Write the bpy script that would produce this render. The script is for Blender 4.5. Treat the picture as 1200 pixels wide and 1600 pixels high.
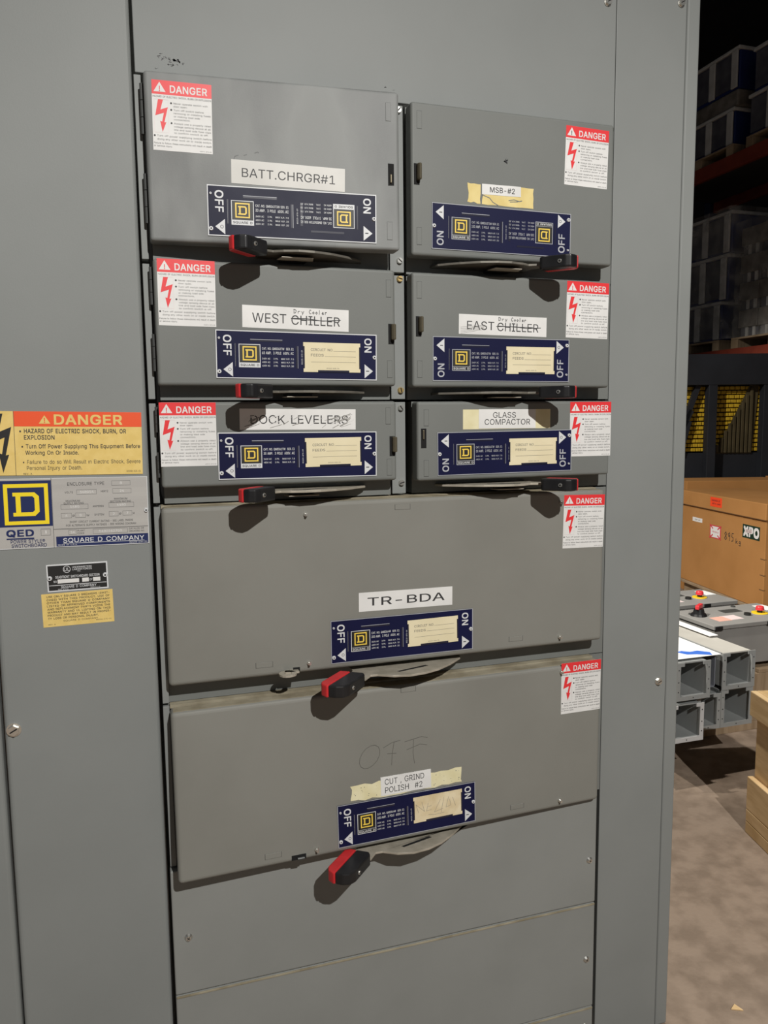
import bpy, bmesh, math, random
from mathutils import Vector, Matrix
random.seed(7)
SC = bpy.context.scene
for o in list(bpy.data.objects): bpy.data.objects.remove(o)
COL = SC.collection
PI = math.pi

# ------------------------------------------------------------------ camera
F_PX = 1207.28
cam = bpy.data.cameras.new('camera'); camo = bpy.data.objects.new('camera', cam); COL.objects.link(camo)
cam.sensor_fit = 'VERTICAL'; cam.sensor_height = 24.0; cam.lens = F_PX / 1600 * 24.0
cam.clip_start = 0.05; cam.clip_end = 100
YAW, PITCH, ROLL = 0.30513, 0.11711, -0.01170
fwd = Vector((math.sin(YAW)*math.cos(PITCH), math.cos(YAW)*math.cos(PITCH), -math.sin(PITCH)))
r0 = Vector((math.cos(YAW), -math.sin(YAW), 0)); u0 = r0.cross(fwd)
rr = math.cos(ROLL)*r0 + math.sin(ROLL)*u0; uu = -math.sin(ROLL)*r0 + math.cos(ROLL)*u0
mw = Matrix((rr, uu, -fwd)).transposed().to_4x4(); mw.translation = Vector((0, -1.5, 1.55))
camo.matrix_world = mw
SC.camera = camo

# ------------------------------------------------------------------ light
SC.view_settings.view_transform = 'Standard'; SC.view_settings.look = 'None'
SC.view_settings.exposure = 0.0; SC.view_settings.gamma = 1.0
SC.view_settings.use_curve_mapping = False
world = bpy.data.worlds.new('hall_air'); SC.world = world; world.use_nodes = True
bg = world.node_tree.nodes['Background']
bg.inputs[0].default_value = (0.95, 0.97, 1.0, 1); bg.inputs[1].default_value = 0.125
def spot(name, loc, aim, power, cone, blend, radius, color):
    l = bpy.data.lights.new(name, 'SPOT'); l.energy = power; l.spot_size = math.radians(cone)
    l.spot_blend = blend; l.shadow_soft_size = radius; l.color = color
    o = bpy.data.objects.new(name, l); COL.objects.link(o); o.location = loc
    o.rotation_euler = (Vector(aim)-Vector(loc)).to_track_quat('-Z', 'Y').to_euler()
    return o
spot('low_bay_lamp', (0.75, -3.7, 4.05), (0.75, -3.65, 0.0), 860, 156, 0.4, 0.025, (1.0, 0.98, 0.94))
spot('aisle_lamp', (-1.0, 2.2, 5.0), (4.2, 3.0, 0.6), 1500, 53, 0.45, 0.05, (1.0, 0.95, 0.86))

spot('overhead_fill', (1.35, 1.0, 4.1), (1.75, 0.8, 0.0), 300, 124, 0.8, 0.06, (1.0, 0.95, 0.87))  # added fill light, brightens the floor and the pine crate

# ------------------------------------------------------------------ materials
def nodes(m):
    m.use_nodes = True; nt = m.node_tree
    return nt, nt.nodes['Principled BSDF']
def mat(name, c, rough=0.5, metal=0.0, spec=0.5):
    m = bpy.data.materials.new(name); nt, b = nodes(m)
    b.inputs['Base Color'].default_value = (c[0], c[1], c[2], 1)
    b.inputs['Roughness'].default_value = rough; b.inputs['Metallic'].default_value = metal
    b.inputs['Specular IOR Level'].default_value = spec
    return m
def noisy(name, c1, c2, scale=4.0, detail=6.0, rough=0.5, metal=0.0, stretch=(1,1,1), bump=0.0, bscale=200.0, lo=0.35, hi=0.65, rvar=0.0):
    m = bpy.data.materials.new(name); nt, b = nodes(m); N = nt.nodes; L = nt.links
    tc = N.new('ShaderNodeTexCoord'); mp = N.new('ShaderNodeMapping'); mp.inputs['Scale'].default_value = stretch
    no = N.new('ShaderNodeTexNoise'); no.inputs['Scale'].default_value = scale; no.inputs['Detail'].default_value = detail
    cr = N.new('ShaderNodeValToRGB')
    cr.color_ramp.elements[0].position = lo; cr.color_ramp.elements[1].position = hi
    cr.color_ramp.elements[0].color = (*c1, 1); cr.color_ramp.elements[1].color = (*c2, 1)
    L.new(tc.outputs['Object'], mp.inputs['Vector']); L.new(mp.outputs[0], no.inputs['Vector'])
    L.new(no.outputs['Fac'], cr.inputs['Fac']); L.new(cr.outputs['Color'], b.inputs['Base Color'])
    b.inputs['Roughness'].default_value = rough; b.inputs['Metallic'].default_value = metal; b.inputs['Specular IOR Level'].default_value = .35
    if rvar:
        mr = N.new('ShaderNodeMapRange'); mr.inputs[1].default_value = 0.3; mr.inputs[2].default_value = 0.7
        mr.inputs[3].default_value = rough-rvar; mr.inputs[4].default_value = rough+rvar
        L.new(no.outputs['Fac'], mr.inputs[0]); L.new(mr.outputs[0], b.inputs['Roughness'])
    if bump:
        n2 = N.new('ShaderNodeTexNoise'); n2.inputs['Scale'].default_value = bscale; n2.inputs['Detail'].default_value = 3
        bp = N.new('ShaderNodeBump'); bp.inputs['Strength'].default_value = bump; bp.inputs['Distance'].default_value = 0.002
        L.new(tc.outputs['Object'], n2.inputs['Vector']); L.new(n2.outputs['Fac'], bp.inputs['Height'])
        L.new(bp.outputs[0], b.inputs['Normal'])
    return m

M = {}
M['gray'] = noisy('gray_enamel', (.150,.157,.148), (.164,.171,.161), 5, 5, .56, bump=.05, bscale=420)
M['frame'] = noisy('gray_frame_enamel', (.208,.218,.211), (.224,.234,.227), 4, 5, .56, bump=.05, bscale=420)
M['cover'] = noisy('gray_cover_enamel', (.224,.230,.218), (.244,.250,.238), 5, 6, .56, bump=.05, bscale=420)
M['dusty'] = noisy('dusty_gray_enamel', (.192,.189,.168), (.212,.209,.187), 5, 8, .60, bump=.05, bscale=420)
M['smudge'] = noisy('smudged_gray_enamel', (.150,.155,.152), (.240,.247,.241), 8, 8, .54, stretch=(1,1,.45), bump=.05, bscale=420, lo=.36, hi=.60, rvar=.06)
M['inner'] = mat('base_enamel', (.155,.162,.153), .55)
M['hinge'] = mat('hinge_steel', (.07,.072,.07), .5, .3)
M['dust'] = noisy('settled_dust', (.215,.185,.125), (.33,.295,.215), 22, 8, .9)
M['navy'] = noisy('navy_plate', (.0050,.0062,.036), (.0062,.0076,.043), 6, 3, .5)
M['navypale'] = noisy('pale_navy_plate', (.012,.013,.032), (.024,.025,.046), 12, 7, .5)  # paler, grayer, more mottled navy for the first unit's plate
M['silver'] = mat('plate_silver', (.62,.63,.64), .45)
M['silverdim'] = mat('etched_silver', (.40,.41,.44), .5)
M['groove'] = mat('plate_groove', (.012,.012,.03), .3)
M['black'] = mat('black_ink', (.012,.012,.012), .5)
M['ink'] = mat('printed_ink', (.030,.030,.032), .6)
M['inkgray'] = mat('fine_print_ink', (.10,.10,.10), .6)
M['pencil'] = mat('pencil_line', (.095,.092,.080), .6)
M['scuff'] = mat('scuffed_dirt', (.24,.23,.21), .7)
M['white'] = noisy('white_sticker', (.66,.655,.64), (.72,.715,.70), 20, 4, .5)
M['whitegloss'] = noisy('laminated_sticker', (.50,.49,.46), (.56,.55,.515), 14, 5, .3)
M['red'] = mat('danger_red', (.72,.030,.035), .45)
M['orange'] = mat('danger_orange', (.78,.085,.018), .5)
M['cream'] = noisy('cream_card', (.69,.61,.40), (.75,.67,.46), 15, 5, .6)
M['creamdirty'] = noisy('stained_cream_card', (.62,.50,.30), (.74,.64,.44), 30, 6, .6)
M['yellowpaper'] = noisy('yellow_sticker', (.66,.52,.20), (.74,.61,.27), 25, 5, .6)
M['palepaper'] = noisy('pale_yellow_label', (.66,.60,.36), (.74,.69,.46), 25, 5, .6)
M['placard'] = noisy('placard_yellow', (.69,.50,.155), (.74,.55,.19), 60, 3, .5)
M['logoyel'] = mat('logo_yellow', (.80,.57,.08), .45)
M['brightyel'] = mat('nameplate_yellow', (.86,.66,.02), .4)
M['plate'] = noisy('brushed_nameplate', (.43,.415,.395), (.47,.455,.43), 8, 4, .42, .15, stretch=(.2,1,6))
M['blue'] = mat('nameplate_blue', (.012,.022,.095), .4)
M['screw'] = mat('zinc_screw', (.68,.67,.63), .28, .9)
M['brass'] = mat('brass_screw', (.72,.52,.22), .3, .9)
M['latch'] = mat('dark_brass_latch', (.22,.19,.13), .35, .7)
M['hole'] = mat('dark_opening', (.004,.004,.004), .9)
M['grip'] = noisy('black_grip_plastic', (.010,.010,.011), (.016,.016,.017), 30, 4, .38)
M['gripred'] = noisy('red_grip_plastic', (.50,.022,.026), (.58,.030,.034), 30, 4, .42)
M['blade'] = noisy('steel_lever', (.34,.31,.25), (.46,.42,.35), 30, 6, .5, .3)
M['concrete'] = noisy('concrete', (.238,.180,.134), (.328,.252,.192), 14, 15, .8, bump=.6, bscale=70, lo=.36, hi=.60)
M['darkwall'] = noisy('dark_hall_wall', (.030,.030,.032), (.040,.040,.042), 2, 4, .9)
M['carton'] = noisy('brown_cardboard', (.410,.195,.060), (.470,.228,.075), 3, 6, .85)
M['cartondark'] = mat('cardboard_crease', (.13,.072,.032), .9)
M['pine'] = noisy('pine_board', (.70,.48,.24), (.86,.63,.35), 6, 8, .75, stretch=(1,1,7))
M['pineflat'] = noisy('pine_board_flat', (.62,.42,.20), (.78,.56,.30), 6, 8, .75, stretch=(7,1,1))
M['oldwood'] = noisy('weathered_pallet_wood', (.27,.19,.115), (.37,.275,.18), 6, 8, .85, stretch=(6,1,1))
M['duct'] = noisy('gray_wireway_enamel', (.27,.28,.275), (.31,.32,.315), 6, 4, .45)
M['duct2'] = noisy('blue_gray_wireway_enamel', (.19,.20,.23), (.215,.225,.255), 6, 4, .45)
M['ductwhite'] = noisy('pale_wireway_flange', (.50,.50,.50), (.56,.56,.56), 6, 4, .45)
M['ducttop'] = noisy('pale_dusty_wireway_lid', (.40,.385,.35), (.46,.445,.405), 6, 4, .6)
M['enc'] = noisy('control_box_gray', (.25,.245,.235), (.28,.275,.262), 6, 4, .5)
M['paper'] = mat('white_paper', (.80,.80,.80), .7)
M['bluetape'] = mat('blue_tape', (.05,.16,.62), .5)
M['estopyel'] = mat('stop_button_yellow', (.85,.58,.02), .45)
M['estopred'] = mat('stop_button_red', (.70,.04,.05), .35)
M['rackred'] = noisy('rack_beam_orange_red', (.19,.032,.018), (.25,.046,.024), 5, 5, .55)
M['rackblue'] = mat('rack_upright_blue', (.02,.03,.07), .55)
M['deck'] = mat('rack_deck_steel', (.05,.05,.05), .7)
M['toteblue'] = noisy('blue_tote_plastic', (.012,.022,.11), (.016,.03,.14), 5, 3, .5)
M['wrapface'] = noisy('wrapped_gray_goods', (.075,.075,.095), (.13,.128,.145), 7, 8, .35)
M['wrapbox'] = noisy('wrapped_brown_gray_boxes', (.13,.115,.10), (.24,.215,.19), 9, 8, .4)
M['postwhite'] = noisy('white_corner_board', (.50,.49,.47), (.60,.59,.57), 9, 5, .5)
M['machine'] = noisy('navy_machine_steel', (.012,.0135,.018), (.016,.018,.024), 4, 4, .6)
M['machyel'] = noisy('yellow_guard_block', (.42,.27,.012), (.54,.36,.020), 30, 6, .6)
M['machdark'] = mat('dark_guard_gap', (.03,.022,.008), .9)
M['ribbed'] = noisy('brown_ribbed_cover', (.045,.034,.014), (.065,.050,.022), 6, 4, .7)
M['green'] = mat('dark_green_print', (.010,.035,.020), .6)
M['fluor'] = mat('fluorescent_orange_sticker', (.95,.075,.02), .6)
M['redprint'] = mat('red_border_print', (.62,.06,.08), .6)
M['pink'] = mat('pale_pink_label', (.72,.60,.60), .6)

def film_mat():
    m = bpy.data.materials.new('clear_stretch_film'); nt, b = nodes(m)
    N = nt.nodes; L = nt.links
    tr = N.new('ShaderNodeBsdfTransparent'); mx = N.new('ShaderNodeMixShader')
    no = N.new('ShaderNodeTexNoise'); no.inputs['Scale'].default_value = 6; no.inputs['Detail'].default_value = 8
    tc = N.new('ShaderNodeTexCoord'); mr = N.new('ShaderNodeMapRange')
    mr.inputs[1].default_value = .45; mr.inputs[2].default_value = .75; mr.inputs[3].default_value = .12; mr.inputs[4].default_value = .6
    L.new(tc.outputs['Object'], no.inputs['Vector']); L.new(no.outputs['Fac'], mr.inputs[0])
    b.inputs['Base Color'].default_value = (.42,.40,.37,1); b.inputs['Roughness'].default_value = .25
    L.new(mr.outputs[0], mx.inputs[0]); L.new(tr.outputs[0], mx.inputs[1]); L.new(b.outputs[0], mx.inputs[2])
    L.new(mx.outputs[0], N['Material Output'].inputs['Surface'])
    return m
M['film'] = film_mat()
M['bladeshade'] = noisy('shaded_steel_lever', (.15,.14,.12), (.21,.195,.165), 30, 6, .45, .4)  # lever steel darkened to paint in the shade under the upper handles
for k in ('navy','navypale'): M[k].node_tree.nodes['Principled BSDF'].inputs['Specular IOR Level'].default_value = .18
M['salmon'] = mat('faded_warning_print', (.74,.40,.32), .6)

# ------------------------------------------------------------------ mesh helpers
class MB:
    def __init__(self):
        self.bm = bmesh.new(); self.mats = []
    def mi(self, m):
        if m not in self.mats: self.mats.append(m)
        return self.mats.index(m)
    def face(self, pts, m):
        vs = [self.bm.verts.new(p) for p in pts]
        f = self.bm.faces.new(vs); f.material_index = self.mi(m); return f
    def absorb(self, b2, m, mtx=None, smooth=False):
        i = self.mi(m); mp = {}
        for v in b2.verts: mp[v] = self.bm.verts.new(mtx @ v.co if mtx else v.co)
        for f in b2.faces:
            try:
                g = self.bm.faces.new([mp[v] for v in f.verts]); g.material_index = i; g.smooth = smooth
            except ValueError: pass
        b2.free()
    def box(self, x0, x1, y0, y1, z0, z1, m, bev=0.0, seg=2, mtx=None):
        b2 = bmesh.new(); bmesh.ops.create_cube(b2, size=1)
        for v in b2.verts:
            v.co = Vector(((x0+x1)/2+v.co.x*(x1-x0), (y0+y1)/2+v.co.y*(y1-y0), (z0+z1)/2+v.co.z*(z1-z0)))
        if bev: bmesh.ops.bevel(b2, geom=list(b2.edges), offset=bev, segments=seg, affect='EDGES', profile=.5)
        self.absorb(b2, m, mtx, smooth=False)
    def cyl(self, p, axis, r, h, m, n=16, r2=None, bev=0.0):
        """cylinder from p along axis"""
        b2 = bmesh.new(); bmesh.ops.create_cone(b2, cap_ends=True, segments=n, radius1=r, radius2=r if r2 is None else r2, depth=h)
        for v in b2.verts: v.co.z += h/2
        if bev:
            es = [e for e in b2.edges if all(abs(v.co.z-h) < 1e-7 for v in e.verts)]
            bmesh.ops.bevel(b2, geom=es, offset=bev, segments=2, affect='EDGES', profile=.5)
        q = Vector(axis).normalized().to_track_quat('Z', 'Y').to_matrix().to_4x4(); q.translation = Vector(p)
        self.absorb(b2, m, q, smooth=False)
    def prism(self, poly, z0, z1, m, bev=0.0, mtx=None):
        """horizontal plate: outline in x,y from z0 to z1"""
        b2 = bmesh.new(); vs = [b2.verts.new((x, y, z0)) for x, y in poly]
        f = b2.faces.new(vs); r = bmesh.ops.extrude_face_region(b2, geom=[f])
        for v in r['geom']:
            if isinstance(v, bmesh.types.BMVert): v.co.z = z1
        bmesh.ops.recalc_face_normals(b2, faces=b2.faces)
        if bev: bmesh.ops.bevel(b2, geom=list(b2.edges), offset=bev, segments=2, affect='EDGES', profile=.5)
        self.absorb(b2, m, mtx)
    def warp(self, fn):
        for v in self.bm.verts: v.co = fn(v.co)
    def out(self, name, root=None, parent=None, recalc=True):
        if recalc: bmesh.ops.recalc_face_normals(self.bm, faces=self.bm.faces)
        org = root.location if root else Vector((0,0,0))
        for v in self.bm.verts: v.co -= org
        me = bpy.data.meshes.new(name); self.bm.to_mesh(me); self.bm.free()
        for m in self.mats: me.materials.append(M[m])
        o = bpy.data.objects.new(name, me); COL.objects.link(o)
        if parent is not None: o.parent = parent
        elif root is not None: o.parent = root
        return o
def thing(name, label, cat, loc, group=None):
    o = bpy.data.objects.new(name, None); COL.objects.link(o); o.location = loc; o.empty_display_size = .05
    o['label'] = label; o['category'] = cat
    if group: o['group'] = group
    return o
def tag(o, label, cat, group=None):
    o['label'] = label; o['category'] = cat
    if group: o['group'] = group
    return o
def structure(name, mb):
    o = mb.out(name); o['kind'] = 'structure'; return o

# ------------------------------------------------------------------ lettering
# sans-serif glyphs, 500 units to the em: advance, points as x, y pairs, triangles as index triples
GLYPHS = {
 '!':(98,(34,80,32,254,66,254,64,80,33,4,29,9,26,20,29,32,33,37,43,42,55,42,65,37,69,32,72,20,69,9,65,4,55,-1),(6,5,4,7,6,9,9,8,7,16,15,14,14,13,16,10,16,13,13,12,10,12,11,10,6,4,16,9,6,16,16,10,9,1,0,3,3,2,1)),
 '#':(220,(121,0,163,254,188,254,147,0,5,70,9,96,200,96,196,70,32,0,73,254,99,254,57,0,20,158,24,184,215,184,211,158,137,96,162,96,158,70,133,70,43,70,47,96,73,96,69,70,62,184,87,184,151,184,177,184,173,158,147,158,83,158,58,158),(23,20,11,7,6,17,18,17,16,17,18,7,0,3,19,3,18,19,16,19,18,20,23,21,8,11,20,5,4,20,21,5,20,31,24,13,19,16,22,23,19,22,22,21,23,10,9,25,9,24,25,30,25,24,29,26,25,2,1,27,1,26,27,28,27,26,15,14,27,27,28,15,16,17,29,17,28,29,26,29,28,25,30,29,21,22,31,22,30,31,24,31,30,13,12,31)),
 '(':(137,(45,103,45,122,47,142,50,162,60,202,66,221,73,239,80,255,88,270,118,270,102,233,95,214,85,176,81,157,78,138,76,120,76,88,80,57,88,25,101,-10,118,-48,88,-48,75,-23,64,2,56,27,49,53,46,78),(0,26,16,10,9,8,20,19,21,10,8,7,21,19,22,23,22,19,19,18,23,24,23,18,18,17,24,25,24,17,26,25,17,16,26,17,0,16,15,1,0,15,2,1,15,15,14,2,3,2,14,14,13,3,13,12,3,4,3,12,12,11,4,5,4,11,6,5,11,11,10,6,10,7,6)),
 ')':(137,(19,-48,36,-9,49,26,57,58,59,73,61,103,59,138,56,157,52,176,47,195,35,233,19,270,48,270,64,239,71,221,77,202,82,182,90,142,92,103,91,78,87,52,81,27,72,1,61,-24,48,-48),(24,1,0,11,10,12,19,18,5,6,5,18,18,17,6,1,24,23,23,22,1,2,1,22,22,21,2,3,2,21,21,20,3,4,3,20,20,19,4,19,5,4,6,17,7,17,16,7,8,7,16,16,15,8,9,8,15,15,14,9,10,9,14,14,13,10,12,10,13)),
 ',':(94,(19,-60,34,36,68,36,42,-60),(1,0,3,3,2,1)),
 '-':(227,(168,122,168,94,57,94,57,122),(3,2,1,1,0,3)),
 '.':(94,(31,4,26,15,26,27,31,37,42,43,54,43,64,37,70,27,70,15,68,9,64,4,54,-1),(1,0,11,4,3,2,9,8,10,8,7,6,10,8,11,8,6,11,1,11,6,2,1,6,4,2,6,6,5,4)),
 '/':(125,(117,266,36,-38,7,-38,89,266),(0,3,1,2,1,3)),
 '0':(227,(113,-3,95,-2,79,3,65,12,53,24,42,39,34,57,29,77,25,101,24,127,25,153,29,177,35,197,43,215,53,230,65,242,79,251,95,256,113,258,131,256,147,251,161,242,174,230,184,215,192,197,198,177,201,153,203,127,201,101,198,77,192,57,184,39,174,24,162,12,147,3,131,-2,113,25,125,26,136,30,145,37,153,46,160,58,165,72,169,88,171,107,172,127,171,148,169,166,165,182,160,197,153,208,145,218,136,224,125,228,113,230,101,228,91,224,82,218,73,208,67,197,62,182,58,166,55,148,55,107,58,88,62,72,67,58,73,46,82,37,91,30,101,26),(7,6,65,65,64,7,8,7,64,64,63,8,9,8,63,63,62,9,10,9,62,62,61,10,11,10,61,61,60,11,12,11,60,0,36,70,0,70,1,1,70,2,70,69,2,3,2,69,68,3,69,57,56,15,16,15,56,56,55,16,55,17,16,3,68,4,68,67,4,5,4,67,67,66,5,6,5,66,65,6,66,12,60,59,13,12,59,59,58,13,14,13,58,58,57,14,57,15,14,54,53,19,18,54,19,37,35,34,38,37,34,34,33,38,39,38,33,51,21,52,21,20,52,53,52,20,19,53,20,30,29,42,43,42,29,29,28,43,44,43,28,28,27,44,45,44,27,46,45,27,27,26,46,47,46,26,26,25,47,48,47,25,25,24,48,39,33,32,40,39,32,32,31,40,41,40,31,31,30,41,30,42,41,48,24,49,24,23,49,50,49,23,23,22,50,51,50,22,21,51,22,35,37,0,36,0,37,17,55,54,54,18,17)),
 '1':(227,(38,0,38,27,195,27,195,0,138,254,138,0,106,0,106,224,105,224,43,179,43,213,99,254,138,27,106,27),(11,10,8,8,10,9,3,2,5,13,12,7,1,0,6,11,8,7,7,4,11,12,13,6,4,7,12,5,2,12,6,5,12,1,6,13)),
 '2':(227,(32,0,32,24,117,114,141,141,152,156,158,170,160,178,159,194,154,209,143,220,137,224,121,229,112,230,94,227,86,224,79,219,69,207,64,190,64,181,33,181,34,196,37,209,43,221,51,232,60,241,72,248,84,253,98,257,112,258,127,257,141,254,153,248,164,241,173,233,181,223,186,211,189,199,191,186,188,168,181,150,168,129,159,118,133,90,76,30,76,28,195,28,195,0),(23,22,16,18,17,19,20,19,17,21,20,17,17,16,21,16,22,21,15,14,25,14,26,25,27,13,12,11,28,12,27,12,28,26,14,13,13,27,26,1,0,44,44,43,1,43,2,1,23,16,15,24,23,15,15,25,24,10,9,31,30,10,31,38,37,6,3,41,40,4,3,40,40,39,4,5,4,39,39,38,5,38,6,5,6,37,7,37,36,7,36,35,7,8,7,35,35,34,8,34,33,8,9,8,33,33,32,9,31,9,32,44,0,46,46,45,44,2,43,42,42,41,2,41,3,2,10,30,11,30,29,11,28,11,29)),
 '3':(227,(109,-3,94,-2,80,0,66,5,54,11,44,19,35,29,28,40,24,52,22,66,55,66,56,58,59,50,69,38,75,33,91,27,100,25,129,27,138,30,152,40,157,46,164,63,165,72,162,90,153,105,146,112,137,117,127,121,115,123,101,124,78,124,78,150,144,224,144,226,35,226,35,254,186,254,186,230,106,139,106,144,124,145,140,143,154,138,167,131,177,122,185,111,192,99,195,86,196,72,195,58,191,45,185,33,177,22,166,13,154,6,141,1,125,-2,111,144),(3,14,4,14,13,4,4,13,5,13,12,5,6,5,12,7,6,12,12,11,7,8,7,11,11,10,8,9,8,10,15,1,16,1,15,2,40,28,27,28,40,38,16,1,0,28,38,29,30,29,38,31,30,38,38,39,31,2,15,3,14,3,15,18,17,55,18,55,54,25,42,26,41,26,42,50,49,21,22,21,49,49,48,22,48,47,22,18,54,53,19,18,53,53,52,19,20,19,52,52,51,20,51,50,20,50,21,20,22,47,23,47,46,23,46,45,23,24,23,45,45,44,24,44,43,24,25,24,43,42,25,43,37,32,39,33,32,37,37,36,33,55,17,56,0,56,17,16,0,17,26,41,27,40,27,41,31,39,32,35,34,33,33,36,35,38,40,57,39,38,57,37,39,57)),
 '4':(227,(20,53,20,79,123,254,155,254,54,83,54,81,207,81,207,53,141,0,141,159,171,159,171,0,141,53,141,81,171,81,171,53),(1,0,5,1,5,4,4,2,1,13,14,9,2,4,3,8,11,12,12,15,13,5,0,12,13,5,12,10,9,14,7,6,14,15,7,14,14,13,15,15,12,11)),
 '5':(227,(111,-3,96,-2,82,1,70,6,59,12,49,20,41,30,35,41,30,65,61,65,62,58,69,44,80,34,94,27,111,25,130,28,138,32,152,44,157,52,161,61,164,81,163,92,161,101,157,111,145,125,137,131,129,135,119,138,100,138,92,137,76,131,64,123,34,126,48,254,183,254,183,226,75,226,67,151,81,159,97,165,115,167,137,164,156,156,165,150,172,143,185,125,193,105,195,94,194,66,191,51,184,38,176,26,166,16,154,8,141,1,126,-2),(5,4,11,6,5,11,7,6,11,11,10,7,8,7,10,10,9,8,31,37,32,33,32,37,37,36,33,1,13,2,38,30,29,55,14,0,27,40,28,39,28,40,0,14,1,13,1,14,28,39,29,38,29,39,2,13,3,13,12,3,4,3,12,11,4,12,37,31,30,30,38,37,54,16,15,26,25,41,16,54,53,25,24,42,41,25,42,48,47,20,21,20,47,47,46,21,16,53,52,17,16,52,52,51,17,18,17,51,51,50,18,19,18,50,50,49,19,49,48,19,48,20,19,21,46,22,46,45,22,23,22,45,45,44,23,24,23,44,44,43,24,42,24,43,54,15,55,14,55,15,26,41,27,40,27,41,35,34,36,33,36,34)),
 '6':(227,(113,-3,98,-2,84,1,71,7,60,15,50,25,42,37,36,51,33,65,32,81,35,106,40,119,47,134,56,151,126,254,161,254,75,131,75,135,87,148,110,157,132,156,146,153,158,147,169,140,178,131,185,120,190,107,193,94,194,79,193,63,190,49,184,36,176,25,166,15,155,7,142,1,128,-2,113,24,131,27,139,31,152,43,161,59,164,79,161,98,157,107,146,121,131,130,113,133,95,130,80,121,69,107,65,99,62,79,65,59,74,43,87,31,95,27,87,147),(7,6,53,8,7,53,53,52,8,9,8,52,52,51,9,10,9,51,11,10,51,51,50,11,12,11,50,2,55,3,0,37,1,1,37,56,18,48,19,1,56,2,55,2,56,16,49,48,3,55,4,55,54,4,5,4,54,6,5,54,53,6,54,49,16,50,12,50,16,16,17,12,13,12,17,46,20,47,21,45,22,38,36,35,39,38,35,35,34,39,45,21,46,20,46,21,31,30,41,30,29,41,42,41,29,29,28,42,28,27,42,43,42,27,27,26,43,26,25,43,39,34,33,40,39,33,33,32,40,32,31,40,31,41,40,43,25,44,25,24,44,45,44,24,24,23,45,22,45,23,13,17,14,37,0,36,36,38,37,19,48,47,47,20,19,48,18,16,57,16,18,17,16,57,15,14,17,15,17,57)),
 '7':(227,(48,0,162,224,162,226,31,226,31,254,195,254,195,224,82,0),(0,7,1,2,1,6,6,5,2,6,1,7,4,3,2,2,5,4)),
 '8':(227,(113,-3,97,-2,82,1,68,6,56,13,45,21,37,31,31,42,27,54,26,68,29,88,37,106,43,114,58,126,67,130,76,133,65,138,55,145,46,154,40,165,36,177,35,190,36,203,45,225,53,234,62,242,73,249,85,254,99,257,113,258,128,257,141,254,153,249,164,242,173,234,181,225,190,203,191,190,190,177,186,165,180,154,171,145,162,138,150,132,159,130,168,126,176,121,183,114,194,98,200,78,199,54,195,42,189,31,181,21,171,13,158,6,145,1,130,-2,124,25,134,27,150,34,161,46,168,61,168,78,165,87,156,101,149,107,133,115,113,118,93,115,77,107,70,101,61,87,58,78,58,61,64,46,76,34,92,27,102,25,122,145,137,150,144,154,154,165,159,180,160,188,157,203,154,210,144,221,138,225,130,228,113,230,96,228,82,221,72,210,67,196,66,188,69,172,72,165,82,154,96,147,104,145),(6,5,75,7,6,75,75,74,7,8,7,74,9,8,74,74,73,9,10,9,73,73,72,10,11,10,72,12,11,72,21,20,95,70,15,14,0,78,1,1,78,77,68,100,69,99,69,100,91,28,27,1,77,2,3,2,77,76,3,77,15,70,69,69,99,15,99,98,15,92,91,26,91,27,26,3,76,4,5,4,76,75,5,76,12,72,71,13,12,71,71,70,13,70,14,13,15,98,16,98,97,16,17,16,97,18,17,97,97,96,18,19,18,96,20,19,96,95,20,96,21,95,94,22,21,94,23,22,94,94,93,23,24,23,93,93,92,24,25,24,92,92,26,25,29,90,30,88,31,89,58,57,59,30,90,89,89,31,30,43,66,44,59,57,56,56,55,59,55,60,59,66,43,67,79,67,43,80,79,43,43,81,80,87,32,88,31,88,32,53,52,61,52,51,61,62,61,51,51,50,62,50,49,62,63,62,49,49,48,63,64,63,48,48,47,64,39,38,83,84,83,38,38,37,84,37,36,84,60,55,54,54,53,60,53,61,60,64,47,65,47,46,65,46,45,65,66,65,45,44,66,45,81,43,42,82,81,42,42,41,82,41,40,82,40,39,82,39,83,82,84,36,85,36,35,85,86,85,35,35,34,86,87,86,34,34,33,87,32,87,33,57,58,0,78,0,58,67,79,68,100,68,79,28,91,90,90,29,28)),
 '9':(227,(113,258,128,257,142,253,155,247,166,239,176,229,184,217,190,204,193,189,194,161,191,148,180,120,170,103,158,84,100,0,65,0,151,124,154,124,144,111,128,101,109,97,94,98,81,102,69,107,58,114,41,134,36,147,33,161,32,176,33,191,36,205,42,218,50,230,60,239,71,247,84,253,98,257,113,230,95,227,80,218,69,204,63,186,63,166,69,148,74,140,87,129,104,122,123,122,139,129,152,140,157,147,161,156,164,175,161,195,157,204,146,218,131,227,140,109),(27,26,42,28,27,42,42,41,28,29,28,41,30,29,41,20,46,21,21,46,22,46,45,22,34,39,38,35,34,38,38,36,35,13,18,14,22,45,23,24,23,45,45,44,24,25,24,44,44,43,25,26,25,43,42,26,43,30,41,40,31,30,40,32,31,40,40,39,32,33,32,39,39,34,33,56,1,37,0,37,1,49,16,17,17,16,18,16,49,48,55,3,56,3,2,56,1,56,2,11,10,50,51,50,10,10,9,51,52,51,9,9,8,52,53,52,8,8,7,53,7,6,53,54,53,6,6,5,54,13,12,18,17,18,12,12,11,17,11,50,17,49,17,50,54,5,55,5,4,55,3,55,4,19,47,20,46,20,47,36,38,37,37,0,36,47,19,48,57,16,19,16,48,19,18,16,57,15,14,18,15,18,57)),
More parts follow.
